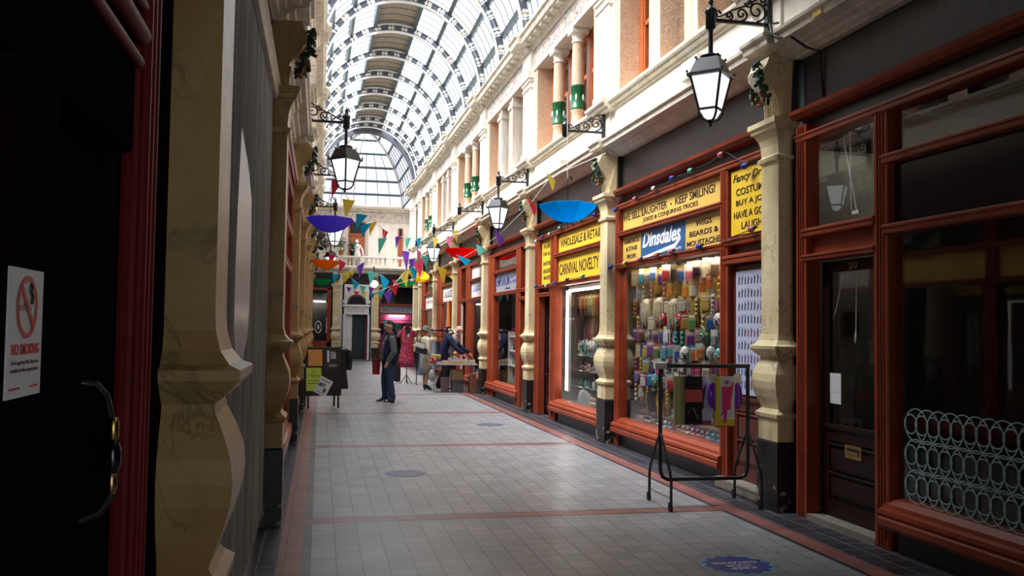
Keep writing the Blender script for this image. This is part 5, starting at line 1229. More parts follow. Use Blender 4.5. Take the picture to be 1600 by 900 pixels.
rows = [ # z, palette, kinds, count
 (2.54, ['white','cream','yellow','white'], ['packet'], 27), (2.33, ['yellow','mustard','cream','orange','white','yellow'], ['packet','packet','strip'], 27),
 (2.12, ['mustard','brown','yellow','cream','white','grey'], ['strip','packet','packet','wig'], 27), (1.91, ['brown','grey','mustard','red','cream','white'], ['mask','packet','strip','packet'], 27),
 (1.71, cols+LIGHT, ['packet','mask','packet','strip'], 27), (1.51, ['blue','turquoise','red','cream','pink','white','orange','yellow'], ['packet','packet','mask'], 27), (1.31, cols+LIGHT, ['packet','strip','packet'], 27),
 (1.12, ['blue','turquoise','white','cream','red','pink','yellow'], ['packet','mask','packet'], 27), (.93, ['brown','white','cream','pink','yellow','grey','black'], ['packet','mask','packet','packet','strip','wig'], 26)]
for ri, (z, pal, kinds, cnt) in enumerate(rows):
    for i in range(cnt):
        s = 12.44 - (12.44-9.25)*(i+.5)/cnt + rnd.uniform(-.03,.03); k = rnd.choice(kinds); c1 = rnd.choice(pal); c2 = rnd.choice(cols)
        goods(k, c1, c2, .31+.07*((i+ri)%2)+rnd.uniform(0,.03), s, z+rnd.uniform(-.03,.03), '%s %s hung %s along the %s row of the keep smiling window' % (c1, WORDK[k], ORD[i], ORD[ri]), 'novelties hung in the keep smiling window', CAT[k], rnd.uniform(.3,1.2), rnd.uniform(.8,1.15))
r = thing('display_shelf','wooden step shelf in the keep smiling window','shelf','R',(.75,10.9,0))
mb = MB(); mb.box(-.2,.3,-1.5,1.5,.66,.69,M['shelf']); mb.build('upper_board', r); mb = MB(); mb.box(-.35,.3,-1.5,1.5,.5,.53,M['shelf']); mb.build('lower_board', r); mb = MB(); mb.box(.25,.3,-1.5,1.5,.36,.69,M['shelf']); mb.build('back_board', r)
for ri, (a, z, cnt, nm) in enumerate(((.70,.69,17,'upper shelf'),(.47,.53,18,'lower shelf'),(.33,.362,20,'window floor'))):
    for i in range(cnt):
        s = 12.3 - (12.3-9.45)*(i+.5)/cnt; k = rnd.choice(['toy','box','bottle','toy','hat'] if ri<2 else ['toy','box','toy']); c1 = rnd.choice(['white','pink','yellow','red','cream','orange','purple','turquoise']); c2 = rnd.choice(cols)
        goods(k, c1, c2, a, s, z+(0.16*.8-.0224 if k=='hat' else 0), '%s %s, %s along the %s of the keep smiling window' % (c1, WORDK[k], ORD[i], nm), 'novelties standing in the keep smiling window', CAT[k], rnd.uniform(-.6,.6), .8)
# carnival window: wigs and sashes above, glass shelves of bottles and toys below
for ri, (z, pal, kinds, cnt) in enumerate(((2.30,['mustard','cream','yellow','red','brown','black'],['wig'],11),(1.86,['white','red','pink','grey','cream'],['sash','sash','packet'],11),(1.5,['grey','turquoise','pink','white','purple'],['packet','mask'],12))):
    for i in range(cnt):
        s = 15.8 - (15.8-13.3)*(i+.5)/cnt; k = rnd.choice(kinds); c1 = rnd.choice(pal); c2 = 'red' if k == 'sash' and c1 != 'red' else rnd.choice(cols)
        goods(k, c1, c2, .5+.1*(ri%2), s, z, '%s %s hung %s along the %s row of the carnival window' % (c1, WORDK[k], ORD[i], ORD[ri]), 'novelties hung in the carnival window', CAT[k], rnd.uniform(-.3,.3))
for ri, z in enumerate((1.22, .95, .66)):
    r = thing('glass_shelf','%s glass shelf in the carnival window' % ('top','middle','bottom')[ri],'shelf','R',(.55,14.55,z)); mb = MB(); mb.box(-.14,.2,-1.25,1.2,-.008,0,plain('shelf_glass',(.10,.22,.20),.1)); mb.build('plate', r); mb = MB()
    for q in (-1.1,0,1.1): mb.box(.15,.2,q-.01,q+.01,-.06,-.008,M['iron'])
    mb.build('clip_strip', r)
    for i in range(10):
        s = 15.65 - 2.2*(i+.5)/10; k = rnd.choice(['bottle','toy','box','toy','hat']); c1 = rnd.choice(['green','black','grey','white','turquoise','pink','brown']); c2 = rnd.choice(cols)
        goods(k, c1, c2, .52, s, z+(.16-.028 if k=='hat' else 0), '%s %s on the %s glass shelf of the carnival window, %s along' % (c1, WORDK[k], ('top','middle','bottom')[ri], ORD[i]), 'novelties on the glass shelves', CAT[k], rnd.uniform(-.6,.6))
r = thing('carnival_cape','dark folded cape slumped on the carnival window floor','clothing','R',(.55,15.2,.366)); mb = MB(); mb.rloft([[(x*.22*f+.0,y*.35*f,z) for x,y in [(math.cos(t*PI/6),math.sin(t*PI/6)*(1+.15*math.sin(t*3))) for t in range(12)]] for f,z in ((1,0),(.95,.1),(.8,.22),(.4,.3),(.1,.32))],PM['grey'],True); mb.build('cloth', r)
for i in range(9):
    s = 14.7-.15*i; goods('toy', ['yellow','cream','blue','white'][i%4], 'mustard', .42, s, .362, '%s toy lying on the carnival window floor, %s along' % (['yellow','cream','blue','white'][i%4], ORD[i]), 'toys on the carnival window floor', 'toy', i)
# farther windows: a few things each
for (s0, s1, lab) in ((23.0,24.9,'book shop'),(28.3,30.4,'black-lettered shop'),(33,35.2,'pink-lettered shop'),(19.3,21.5,'grey-signed shop')):
    n = 8
    for i in range(n):
        s = s1-(s1-s0)*(i+.5)/n
        for j, z in enumerate((.8, 1.15, 1.5)):
            if lab == 'grey-signed shop' and j == 2: continue
            k = rnd.choice(['box','toy','bottle']); c1 = rnd.choice(cols); goods(k, c1, rnd.choice(cols), .6, s, z, '%s %s on the %s shelf of the %s window, %s along' % (c1, WORDK[k], ('bottom','middle','top')[j], lab, ORD[i]), 'goods in the %s window' % lab, CAT[k], rnd.uniform(-.5,.5), 1.2)
    r = thing('window_shelf','shelving standing inside the %s window' % lab,'shelf','R',(.6,(s0+s1)/2,0)); h = (s1-s0)/2
    for z in (.8,1.15,1.5): mb = MB(); mb.box(-.14,.14,-h,h,z-.03,z,M['offwhite']); mb.build('board', r)
    for y in (-h,h): mb = MB(); mb.box(-.14,.14,y-.02,y+.02,.0,1.6,M['offwhite']); mb.build('side_panel', r)
# ================================================================== people
def capsule(mb, p0, r0, p1, r1, m, n=12, k=5, sq=(1,1)):
    """tapered round-ended limb; sq flattens it across (local x, y)"""
    p0 = Vector(p0); p1 = Vector(p1); t = p1-p0; L = max(t.length, 1e-4); t = t/L
    u_ = t.cross(Vector((0,1,0)));
    if u_.length < .1: u_ = t.cross(Vector((1,0,0)))
    u_.normalize(); w_ = t.cross(u_)
    rings = []
    for i in range(k+1):
        a = PI/2*(1-i/k); rings.append((p0 - t*r0*math.sin(a), r0*math.cos(a)))
    for i in range(k+1):
        a = PI/2*i/k; rings.append((p1 + t*r1*math.sin(a), r1*math.cos(a)))
    vs = []
    for c, r in rings:
        r = max(r, .0006)
        for j in range(n):
            q = 2*PI*j/n; vs.append(tuple(c + u_*r*math.cos(q)*sq[0] + w_*r*math.sin(q)*sq[1]))
    K = len(rings); fs = [(i*n+j, i*n+(j+1)%n, (i+1)*n+(j+1)%n, (i+1)*n+j) for i in range(K-1) for j in range(n)]
    fs += [tuple(range(n-1,-1,-1)), tuple(range((K-1)*n, K*n))]
    mb.add(vs, fs, m, True)
def chain(mb, pts, m, sq=(1,1)):
    for (a, ra), (b, rb) in zip(pts, pts[1:]): capsule(mb, a, ra, b, rb, m, sq=sq)
def fuse(mb, name, parent, voxel=.008, smooth=4):
    """melt overlapping volumes into one continuous surface"""
    o = mb.build(name); rm = o.modifiers.new('r', 'REMESH'); rm.mode = 'VOXEL'; rm.voxel_size = voxel; rm.use_smooth_shade = True
    sm = o.modifiers.new('s', 'SMOOTH'); sm.iterations = smooth; sm.factor = .5
    dg = bpy.context.evaluated_depsgraph_get(); me = bpy.data.meshes.new_from_object(o.evaluated_get(dg)); mats = list(o.data.materials)
    bpy.data.objects.remove(o)
    if not me.materials:
        for m in mats: me.materials.append(m)
    me.polygons.foreach_set('use_smooth', [True]*len(me.polygons))
    n = bpy.data.objects.new(name, me); COL.objects.link(n); n.parent = parent; return n
def head(mb, c, yaw, pitch, m, sc=1.):
    """skull, jaw, brow, nose, lips, chin and ears around c, looking along yaw/pitch"""
    Rm = Matrix.Rotation(yaw, 3, 'Z') @ Matrix.Rotation(pitch, 3, 'Y'); P = lambda x, y, z: tuple(Vector(c) + Rm @ (Vector((x, y, z))*sc))
    capsule(mb, P(-.02,0,.035), .088*sc, P(.02,0,.03), .082*sc, m, 16); capsule(mb, P(.02,0,-.03), .066*sc, P(.035,0,-.065), .05*sc, m, 14)
    capsule(mb, P(.072,0,-.088), .022*sc, P(.076,0,-.088), .022*sc, m); capsule(mb, P(.09,0,.015), .011*sc, P(.112,0,-.03), .014*sc, m)
    capsule(mb, P(.085,-.012,-.058), .009*sc, P(.085,.012,-.058), .009*sc, m); capsule(mb, P(.078,-.04,.028), .014*sc, P(.078,.04,.028), .014*sc, m)
    for s in (-1,1): capsule(mb, P(-.005,s*.085,.01), .018*sc, P(-.01,s*.088,-.025), .012*sc, m); capsule(mb, P(.06,s*.045,-.03), .024*sc, P(.05,s*.045,-.02), .024*sc, m)
    return P, Rm
def hand(mb, wrist, d, palm_n, m, curl=.5, sc=1., thumb=1):
    """palm, four unequal bent fingers and a side thumb; d = pointing direction, palm_n = palm normal"""
    d = Vector(d).normalized(); nn = Vector(palm_n); nn = (nn - d*nn.dot(d)).normalized(); s = d.cross(nn)*thumb; w = Vector(wrist)
    kn = w + d*.085*sc
    for k in (-1.2,-.4,.4,1.2): capsule(mb, w + s*k*.014*sc, .017*sc, kn + s*k*.019*sc, .014*sc, m, 8, 3)
    for k, L in ((-1.5,.06),(-.5,.075),(.5,.08),(1.5,.072)):
        a = kn + s*k*.018*sc; d1 = (d + nn*curl*.5).normalized(); d2 = (d + nn*curl*1.4).normalized(); b = a + d1*L*.5*sc; e = b + d2*L*.5*sc
        capsule(mb, a, .0105*sc, b, .0095*sc, m, 8, 3); capsule(mb, b, .0095*sc, e, .008*sc, m, 8, 3)
    t0 = w + d*.02*sc + s*.024*sc; t1 = t0 + (d*.6 + s*.8 + nn*.2).normalized()*.042*sc; t2 = t1 + (d*.9 + s*.3 + nn*.4).normalized()*.032*sc
    capsule(mb, t0, .014*sc, t1, .0115*sc, m, 8, 3); capsule(mb, t1, .011*sc, t2, .009*sc, m, 8, 3)
def skinmat(n, c): return plain(n, c, .55, vary=.08)
def cloth(n, c, v=.18, sc=14): return plain(n, c, .85, vary=v, scale=sc, spec=.25)
def eyes(r, P, sc=1.):
    mb = MB()
    for s in (-1,1): mb.sphere(P(.083,s*.033,.008), .009*sc, M['paper'], 8, 6); mb.sphere(P(.0905,s*.033,.008), .0045*sc, M['iron'], 6, 5)
    mb.build('eyes', r)
def shoe(r, heel, toe, m, sole, h=.07, w=.042, heelh=0.):
    a = Vector(heel); b = Vector(toe); mb = MB(); t = (b-a).normalized()
    capsule(mb, a+Vector((0,0,.045+heelh)), .042, a+Vector((0,0,h+.035+heelh)), .043, m); capsule(mb, a+Vector((0,0,.045+heelh)), w, b-t*w+Vector((0,0,.038)), w*.95, m, sq=(1,1)); capsule(mb, (a+b)/2+Vector((0,0,.07+heelh*.5)), .036, a+Vector((0,0,.09+heelh)), .038, m)
    o = fuse(mb, 'shoe', r, .007, 3)
    if sole:
        mb = MB(); s = t.cross(Vector((0,0,1))); pts = []
        for k in range(16):
            q = 2*PI*k/16; L = (b-a).length/2+.03; c = (a+b)/2; pts.append(c + t*L*math.cos(q) + s*(w+.008)*math.sin(q)*(1.0 if math.cos(q) > -.6 else .9))
        mb.prism([(p.x,p.y) for p in pts],'z',0,.026,sole); mb.build('sole', o)
    if heelh:
        mb = MB(); mb.lathe([(.011,0),(.013,.02),(.026,heelh+.01)],(a.x,a.y,0),m,8); mb.build('heel', o)
    return o

# ---- man in navy gilet: local x forward, y to his left ------------------------
r = thing('person','man in navy gilet and jeans with hands in pockets, standing mid-aisle','person','W',(1.50,19.95,0),None,(0,0,PI+.08))
sk = skinmat('skin_tan',(.55,.31,.22)); b = MB(); H0 = (-.01,0,1.665)
P,_ = head(b, H0, .0, .02, sk); capsule(b,(-.045,0,1.46),.06,(-.02,0,1.58),.056,sk)
chain(b,[((-.03,0,1.38),.13),((-.02,0,1.15),.135),((0,0,.98),.14)],sk,(1,1.15)); 
for s in (-1,1):
    chain(b,[((-.04,s*.19,1.40),.06),((-.07,s*.235,1.13),.043),((.04,s*.20,.93),.032)],sk); hand(b,(.05,s*.195,.92),(.35,-s*.1,-.9),(.1,-s,0),sk,.4,1.,1)
    chain(b,[((0,s*.09,.95),.085),((.02,s*.10,.52),.058),((-.03,s*.105,.10),.04)],sk); capsule(b,(-.03,s*.105,.06),.035,(.12,s*.115,.04),.03,sk)
fuse(b,'body',r,.008,3); eyes(r,P)
b = MB(); hm = plain('hair_dark_grey',(.035,.032,.03),.8,vary=.4,scale=60)
capsule(b,P(-.045,0,.05),.088,P(.004,0,.075),.079,hm,14); capsule(b,P(-.07,0,.0),.066,P(-.075,0,-.05),.05,hm,12); fuse(b,'hair',r,.008,2)
b = MB(); cm = cloth('grey_knit',(.17,.17,.19),.3,60)
for s in (-1,1): chain(b,[((-.04,s*.175,1.41),.082),((-.075,s*.24,1.13),.066),((.03,s*.205,.95),.05)],cm)
chain(b,[((-.03,0,1.36),.15),((0,0,1.0),.15)],cm,(1,1.15)); capsule(b,(.10,0,1.28),.07,(.13,0,.98),.075,cm); fuse(b,'jumper',r,.01,4)
b = MB(); gm = cloth('navy_quilt',(.012,.018,.045),.3,9)
chain(b,[((-.05,-.08,1.42),.12),((-.05,-.08,1.05),.14),((-.02,-.07,.88),.135)],gm); chain(b,[((-.05,.08,1.42),.12),((-.05,.08,1.05),.14),((-.02,.07,.88),.135)],gm)
capsule(b,(-.055,-.05,1.48),.06,(-.055,.05,1.48),.06,gm); 
for s in (-1,1): chain(b,[((.05,s*.12,1.36),.06),((.07,s*.14,1.1),.075),((.07,s*.13,.88),.07)],gm); capsule(b,(-.04,s*.15,1.43),.07,(-.05,s*.15,1.3),.07,gm)
fuse(b,'gilet',r,.011,4)
b = MB(); jm = cloth('denim',(.045,.08,.17),.4,10)
for s,fx in ((-1,.03),(1,-.02)): chain(b,[((0,s*.085,.93),.125),((.02+fx*1.2,s*.10,.52),.095),((-.03+fx*2.2,s*.105,.13),.078),((-.01+fx*2.2,s*.107,.085),.084)],jm)
capsule(b,(0,-.07,.95),.12,(0,.07,.95),.12,jm); fuse(b,'jeans',r,.011,4)
tm = plain('trainer_black',(.02,.02,.025),.5)

for hx, hy in ((.02,-.105),(-.09,.105)):
    o = shoe(r,(hx,hy,0),(hx+.225,hy*1.1,0),tm,M['white']); q = MB(); capsule(q,(hx+.12,hy*1.07,.052),.036,(hx+.185,hy*1.09,.036),.036,M['white']); capsule(q,(hx+.03,hy,.06),.047,(hx+.06,hy,.055),.046,M['white']); q.build('white_panel', o)
r = thing('shopping_bag','red shopping bag held at the front of the man in navy gilet','bag','W',(1.24,20.12,.62),None,(0,0,.3)); b = MB(); b.prism([(-.07,0),(.07,0),(.08,.34),(-.08,.34)],'y',-.04,.04,plain('bag_red',(.35,.012,.02),.5,vary=.15)); b.build('bag', r)
b = MB(); b.tube([(-.04,0,.34),(-.03,0,.44),(.03,0,.44),(.04,0,.34)],.006,plain('bag_red',(0,0,0)),6); b.build('strap', r)

# ---- woman in cream jacket facing the table (local x forward = world +x) --------
r = thing('person','grey-haired woman in cream jacket and skirt with heels, at the clothes rail','person','W',(2.80,23.95,0),None,(0,0,.25))
sk = skinmat('skin_pale',(.48,.27,.19)); b = MB(); P,_ = head(b,(.0,0,1.575),.1,.05,sk,.95); capsule(b,(-.03,0,1.38),.05,(-.01,0,1.49),.047,sk)
chain(b,[((-.02,0,1.3),.11),((-.01,0,1.1),.105),((0,0,.92),.13)],sk,(1,1.15))
for s in (-1,1):
    chain(b,[((-.02,s*.16,1.31),.05),((-.04,s*.21,1.06),.038),((.08,s*.19,.85),.028)],sk); hand(b,(.085,s*.19,.84),(.4,0,-.9),(-.1,-s,0),sk,.6,.92,1)
    chain(b,[((0,s*.08,.88),.085),((.015,s*.075,.48),.052),((-.02,s*.07,.3),.05),((-.03,s*.07,.13),.03)],sk); capsule(b,(-.03,s*.07,.11),.03,(.10,s*.075,.035),.022,sk)
fuse(b,'body',r,.008,3); eyes(r,P,.95)
b = MB(); hm = plain('hair_grey',(.27,.25,.22),.8,vary=.5,scale=50); rnd = random.Random(9)
for k in range(34):
    a = rnd.uniform(0,2*PI); e = rnd.uniform(-.5,1.5); x = -.02+.085*math.cos(e)*math.cos(a); 
    if math.cos(a) > .45 and e < .55: continue
    capsule(b,P(x,.085*math.cos(e)*math.sin(a),.04+.085*math.sin(e)),.036,P(x,.085*math.cos(e)*math.sin(a),.045+.085*math.sin(e)),.036,hm,8,3)
capsule(b,P(-.04,0,.04),.088,P(.0,0,.055),.085,hm); fuse(b,'hair',r,.009,2)
b = MB(); cm = cloth('cream_jacket',(.55,.49,.38),.12,16)
chain(b,[((-.03,-.06,1.34),.10),((-.02,-.07,1.08),.115),((0,-.08,.88),.135)],cm); chain(b,[((-.03,.06,1.34),.10),((-.02,.07,1.08),.115),((0,.08,.88),.135)],cm)
capsule(b,(.05,0,1.28),.075,(.07,0,.9),.085,cm); capsule(b,(-.04,-.04,1.4),.05,(-.04,.04,1.4),.05,cm)
for s in (-1,1): chain(b,[((-.02,s*.15,1.32),.072),((-.05,s*.215,1.06),.058),((.07,s*.195,.88),.048)],cm)
fuse(b,'jacket',r,.011,4)
b = MB(); km = cloth('beige_skirt',(.42,.35,.26),.15,20); b.rloft([[(x*a_,y*b_,z) for x,y in [(math.cos(t*PI/8),math.sin(t*PI/8)) for t in range(16)]] for a_,b_,z in ((.15,.19,.95),(.16,.2,.8),(.15,.18,.6),(.14,.165,.47),(.135,.16,.47),(.14,.17,.6))],km,True); b.build('skirt', r)
hb = plain('heel_black',(.012,.012,.014),.3)
shoe(r,(-.05,-.07,0),(.15,-.08,0),hb,None,.03,.034,.05); shoe(r,(-.02,.07,0),(.18,.08,0),hb,None,.03,.034,.05)
r = thing('handbag','dark grey handbag under the arm of the woman in cream','bag','W',(2.62,23.68,.98),None,(0,.25,.2)); b = MB(); b.bbox(-.17,.15,-.05,.05,0,.17,plain('bag_dark',(.03,.028,.032),.4,vary=.2),.03); b.build('bag', r)
b = MB(); b.tube([(-.1,0,.17),(-.05,0,.28),(.05,.02,.3),(.1,0,.17)],.008,plain('bag_dark',(0,0,0)),6); b.build('strap', r)
b = MB(); b.obox((0,0,0),(.24,.02,.12),(0,.35,0),M['paper']); b.obox((.01,-.015,.01),(.2,.012,.1),(0,.3,0),M['offwhite']); tagmesh(b,'folded_paper','folded white paper carried above the dark handbag','paper','W',(2.58,23.6,1.20))

# ---- bald man leaning over the table, facing +x ---------------------------------
r = thing('person','bald man in navy jacket and black trousers bending over the trestle table','person','W',(3.38,24.35,0),None,(0,0,-.35))
sk = skinmat('skin_pink',(.55,.27,.21)); b = MB(); P,_ = head(b,(.36,.0,1.60),-.25,.42,sk); capsule(b,(.22,0,1.42),.06,(.32,0,1.53),.058,sk)
chain(b,[((.18,0,1.34),.14),((.08,0,1.15),.135),((0,0,.96),.14)],sk,(1,1.15))
arms = {-1:((.16,-.20,1.36),(.34,-.27,1.12),(.56,-.24,.93)), 1:((.16,.2,1.36),(.36,.28,1.12),(.62,.26,.96))}
for s,(a1,a2,a3) in arms.items():
    chain(b,[(a1,.06),(a2,.045),(a3,.033)],sk); hand(b,a3,(.7,0,-.7),(-.5,0,-.6),sk,.7,1.,1)
legs = {-1:((0,-.10,.95),(.06,-.14,.52),(.02,-.16,.10)), 1:((0,.1,.95),(-.06,.14,.52),(-.24,.16,.10))}
for s,(l1,l2,l3) in legs.items(): chain(b,[(l1,.09),(l2,.06),(l3,.042)],sk); capsule(b,(l3[0],l3[1],.06),.035,(l3[0]+.14,l3[1],.04),.03,sk)
fuse(b,'body',r,.008,3); eyes(r,P)
b = MB(); hm = plain('hair_white',(.5,.47,.44),.8,vary=.3,scale=60)
for s in (-1,1): capsule(b,P(-.03,s*.07,.0),.03,P(-.075,s*.045,-.01),.036,hm)
capsule(b,P(-.085,-.03,-.02),.034,P(-.085,.03,-.02),.034,hm); fuse(b,'hair',r,.008,2)
b = MB(); sm_ = cloth('grey_shirt',(.30,.28,.29),.15,30); chain(b,[((.20,0,1.36),.135),((.12,0,1.12),.14),((.03,0,.96),.14)],sm_,(1,1.1)); capsule(b,(.24,0,1.42),.065,(.26,0,1.45),.062,sm_); fuse(b,'shirt',r,.011,3)
b = MB(); jm = cloth('navy_jacket',(.010,.016,.05),.3,8)
for s in (-1,1):
    chain(b,[((.09,s*.10,1.40),.125),((.0,s*.10,1.15),.135),((-.06,s*.10,.90),.135)],jm); a1,a2,a3 = arms[s]; chain(b,[(a1,.085),(a2,.068),((a3[0]-.05,a3[1],a3[2]+.06),.055)],jm)
capsule(b,(.06,-.08,1.45),.09,(.06,.08,1.45),.09,jm); fuse(b,'jacket',r,.012,4)
b = MB(); tm2 = cloth('black_trousers',(.008,.008,.010),.2,10)
for s,(l1,l2,l3) in legs.items(): chain(b,[((l1[0],l1[1]*.9,.95),.13),(l2,.092),((l3[0],l3[1],.11),.078)],tm2)
fuse(b,'trousers',r,.012,4)
bl = plain('shoe_black',(.010,.010,.011),.35)
for s,(l1,l2,l3) in legs.items(): shoe(r,(l3[0]-.03,l3[1],0),(l3[0]+.22,l3[1],0),bl,M['iron'])
# ---- statue on the balcony --------------------------------------------------------
r = thing('statue','small white classical statue standing on the far balcony','statue','W',(1.68,E+.35,4.52)); st = plain('statue_white',(.78,.77,.74),.6,vary=.05)
b = MB(); b.bbox(-.22,.22,-.2,.2,0,.35,st,.02); b.lathe([(.2,.35),(.22,.38),(.17,.42)],(0,0,0),st,16); b.build('pedestal', r)
b = MB(); P,_ = head(b,(0,-.01,1.28),-PI/2,.05,st,.9); capsule(b,(0,0,1.13),.045,(0,0,1.2),.045,st)
chain(b,[((0,0,1.08),.12),((0,0,.85),.12),((0,0,.68),.15)],st,(1.2,1))
for s,el,wr in ((-1,(-.25,-.02,.90),(-.16,-.16,.78)),(1,(.26,.0,.92),(.30,-.1,.72))): chain(b,[((s*.15,0,1.10),.055),(el,.045),(wr,.034)],st); hand(b,wr,(wr[0]-el[0],wr[1]-el[1],wr[2]-el[2]),(0,-1,0),st,.5,.9,1)
chain(b,[((.06,0,.7),.13),((.08,-.05,.55),.14),((.05,0,.42),.16)],st); chain(b,[((-.06,0,.7),.13),((-.08,0,.55),.13),((-.05,0,.42),.16)],st)
capsule(b,(0,.04,1.36),.05,(0,.05,1.32),.06,st); fuse(b,'figure',r,.011,2)

# ================================================================== stall, rails, sandwich board
r = thing('trestle_table','pale folding trestle table set with trays of books','table','W',(3.42,23.25,0))
b = MB(); b.bbox(-.62,.60,-.30,.30,.71,.74,plain('table_grey',(.42,.42,.44),.4),.008); b.build('table_top', r)
for sx in (-.52,.50):
    for sy in (-.24,.24): b = MB(); b.tube([(sx,sy,.71),(sx,sy,.35),(sx,sy,.0)],.014,plain('steel_leg',(.45,.46,.48),.3,.6),8); b.build('leg', r)
    b = MB(); b.tube([(sx,-.24,.2),(sx,.24,.2)],.01,plain('steel_leg',(0,0,0)),6); b.build('leg_bar', r); b = MB(); b.tube([(sx,-.24,.62),(sx*.6,0,.70)],.008,plain('steel_leg',(0,0,0)),6); b.build('brace', r)
rnd = random.Random(31); tan = plain('tray_card',(.50,.36,.18),.8,vary=.15); BKC = ['cream','brown','red','blue','grey','green','white','mustard']
for i,(x,y,w,d_,h) in enumerate(((3.17,23.15,.22,.3,.07),(3.42,23.12,.24,.3,.10),(3.67,23.12,.22,.3,.12),(3.88,23.14,.18,.3,.10),(3.45,23.42,.3,.18,.12))):
    lab = ['first','second','third','fourth','fifth'][i]
    r = thing('book_tray','cardboard tray of books, %s from the coloured boxes on the trestle table' % lab,'tray','W',(x,y,.741),'book trays on the trestle table')
    b = MB(); b.box(-w/2,w/2,-d_/2,d_/2,0,.005,tan)
    for q in (-1,1): b.box(q*w/2-.003,q*w/2+.003,-d_/2,d_/2,0,h*.7,tan); b.box(-w/2,w/2,q*d_/2-.003,q*d_/2+.003,0,h*.7,tan)
    b.build('box', r); n = int((w-.02)/.026)
    for k in range(n):
        b = MB(); hh = h*rnd.uniform(.85,1.25); x0 = -w/2+.012+k*.026; b.box(0,.021,-d_/2+.02,-d_/2+.02+d_*.8,0,hh,PM[rnd.choice(BKC)]); b.box(.002,.019,-d_/2+.015,-d_/2+.022,.004,hh-.004,M['paper'])
        o = tagmesh(b,'paperback','%s paperback standing in the %s tray on the table, %s along' % (['pale','dark','worn'][k%3], lab, ORD[k]),'book','W',(x+x0,y,.748),'paperbacks in the trays')
for i,(c,z) in enumerate((('blue',.741),('purple',.81),('red',.865),('orange',.89),('green',.925))):
    b = MB(); col = {'blue':(.05,.08,.25),'purple':(.15,.06,.22),'red':(.45,.05,.08),'orange':(.7,.3,.03),'green':(.45,.5,.06)}[c]; h = (.067,.053,.023,.033,.05)[i]
    b.bbox(-.11,.11,-.13,.13,0,h,plain('stack_'+c,col,.5),.006); b.box(-.1,.1,-.132,-.129,h*.3,h*.7,M['paper'] if i == 0 else plain('stack_'+c,col)); tagmesh(b,'game_box','%s box in the bright stack at the table end' % c,'box','W',(2.96,23.15,z),'bright boxes stacked on the table')
b = MB(); rnd2 = random.Random(4)
b.sphere((0,0,0),(.09,.07,.15),plain('clear_bag',(.40,.42,.40),.25,vary=.3,scale=12),12,9); b.tube([(0,0,.19),(-.04,0,.26),(.02,0,.3)],.015,plain('clear_bag',(0,0,0)),6); tagmesh(b,'plastic_bag','bulging pale plastic bag hung below the table end','bag','W',(2.82,22.85,.45))
r = thing('fabric_flower','bunch of coral fabric at the near end of the trestle table','fabric','W',(2.84,23.0,.80)); b = MB()
for k in range(14): b.sphere((rnd2.uniform(-.08,.08),rnd2.uniform(-.08,.08),rnd2.uniform(-.05,.1)),.045,plain('coral',(.6,.12,.1),.7,vary=.3),8,6)
fuse(b,'petal_mass',r,.012,1)
for i,(x,y,w,d_,h,m,lab) in enumerate(((3.55,23.35,.30,.3,.30,plain('crate_grey',(.12,.13,.15),.5),'dark grey plastic crate under the trestle table'),(3.25,23.5,.2,.25,.36,plain('box_pink',(.4,.25,.28),.6),'narrow pinkish box under the trestle table'),(3.55,23.37,.28,.28,.28,tan,'brown cardboard carton stacked on the grey crate'))):
    r = thing('storage_box',lab,'box','W',(x,y,0 if i<2 else .301)); b = MB(); b.bbox(-w/2,w/2,-d_/2,d_/2,0,h,m,.01); b.build('body', r); b = MB(); b.bbox(-w/2-.01,w/2+.01,-d_/2-.01,d_/2+.01,h-.05,h-.02,m,.005); b.build('rim', r)
for i,(x,y,h) in enumerate(((3.90,22.95,.5),(3.93,23.35,.42))):
    b = MB(); b.bbox(-.07,.07,-.1,.1,0,h,plain('box_rust',(.25,.08,.04),.6,vary=.3),.01); tagmesh(b,'carton',('taller','shorter')[i]+' rust-coloured carton by the pilaster at the table end','box','W',(x,y,0))
# red spotted dress on its stand
def spots():
    m, nt = node_mat('spotted_red'); v = nt.nodes.new('ShaderNodeTexVoronoi'); v.inputs['Scale'].default_value = 26; nt.links.new(objcoord(nt), v.inputs['Vector'])
    bsdf(nt, mixc(nt, mth(nt,'LESS_THAN',v.outputs['Distance'],.26),(.36,.012,.05),(.6,.4,.42)),.8); return m
r = thing('dress_stand','red spotted dress displayed on a black stand before the pink shop','dress','W',(2.52,26.5,0),None,(0,0,.1))
b = MB(); ng = 18; secs = ((.16,.09,1.60),(.19,.10,1.50),(.20,.11,1.35),(.18,.10,1.15),(.20,.12,.95),(.24,.14,.72),(.27,.16,.50),(.268,.158,.50),(.235,.135,.72))
b.rloft([[(a_*math.cos(2*PI*k/ng),b_*math.sin(2*PI*k/ng)*(1+.1*math.sin(5*2*PI*k/ng)),z) for k in range(ng)] for a_,b_,z in secs],spots(),True)
for s in (-1,1): b.tube([(s*.13,0,1.58),(s*.1,0,1.66),(s*.06,0,1.68)],.03,spots() if False else b.mats[0],8); b.tube([(s*.17,0,1.56),(s*.24,0,1.46),(s*.25,0,1.38)],[.06,.06,.05],b.mats[0],8)
b.build('dress', r); b = MB(); b.prism([(-.08,1.62),(.08,1.62),(.06,1.5),(0,1.40),(-.06,1.5)],'y',-.105,-.10,M['iron']); b.bbox(-.01,.03,-.125,-.12,1.38,1.48,M['paper'],.002); b.build('neck_opening', r)
b = MB(); b.tube([(0,0,1.72),(0,0,.3),(0,0,.04)],.014,M['rackblack'],8)
for k in range(3): a = k*2.094+.5; b.tube([(0,0,.28),(.2*math.cos(a),.2*math.sin(a),.02)],.011,M['rackblack'],6)
b.sphere((0,0,1.72),.03,M['rackblack'],8,6); b.build('stand', r)
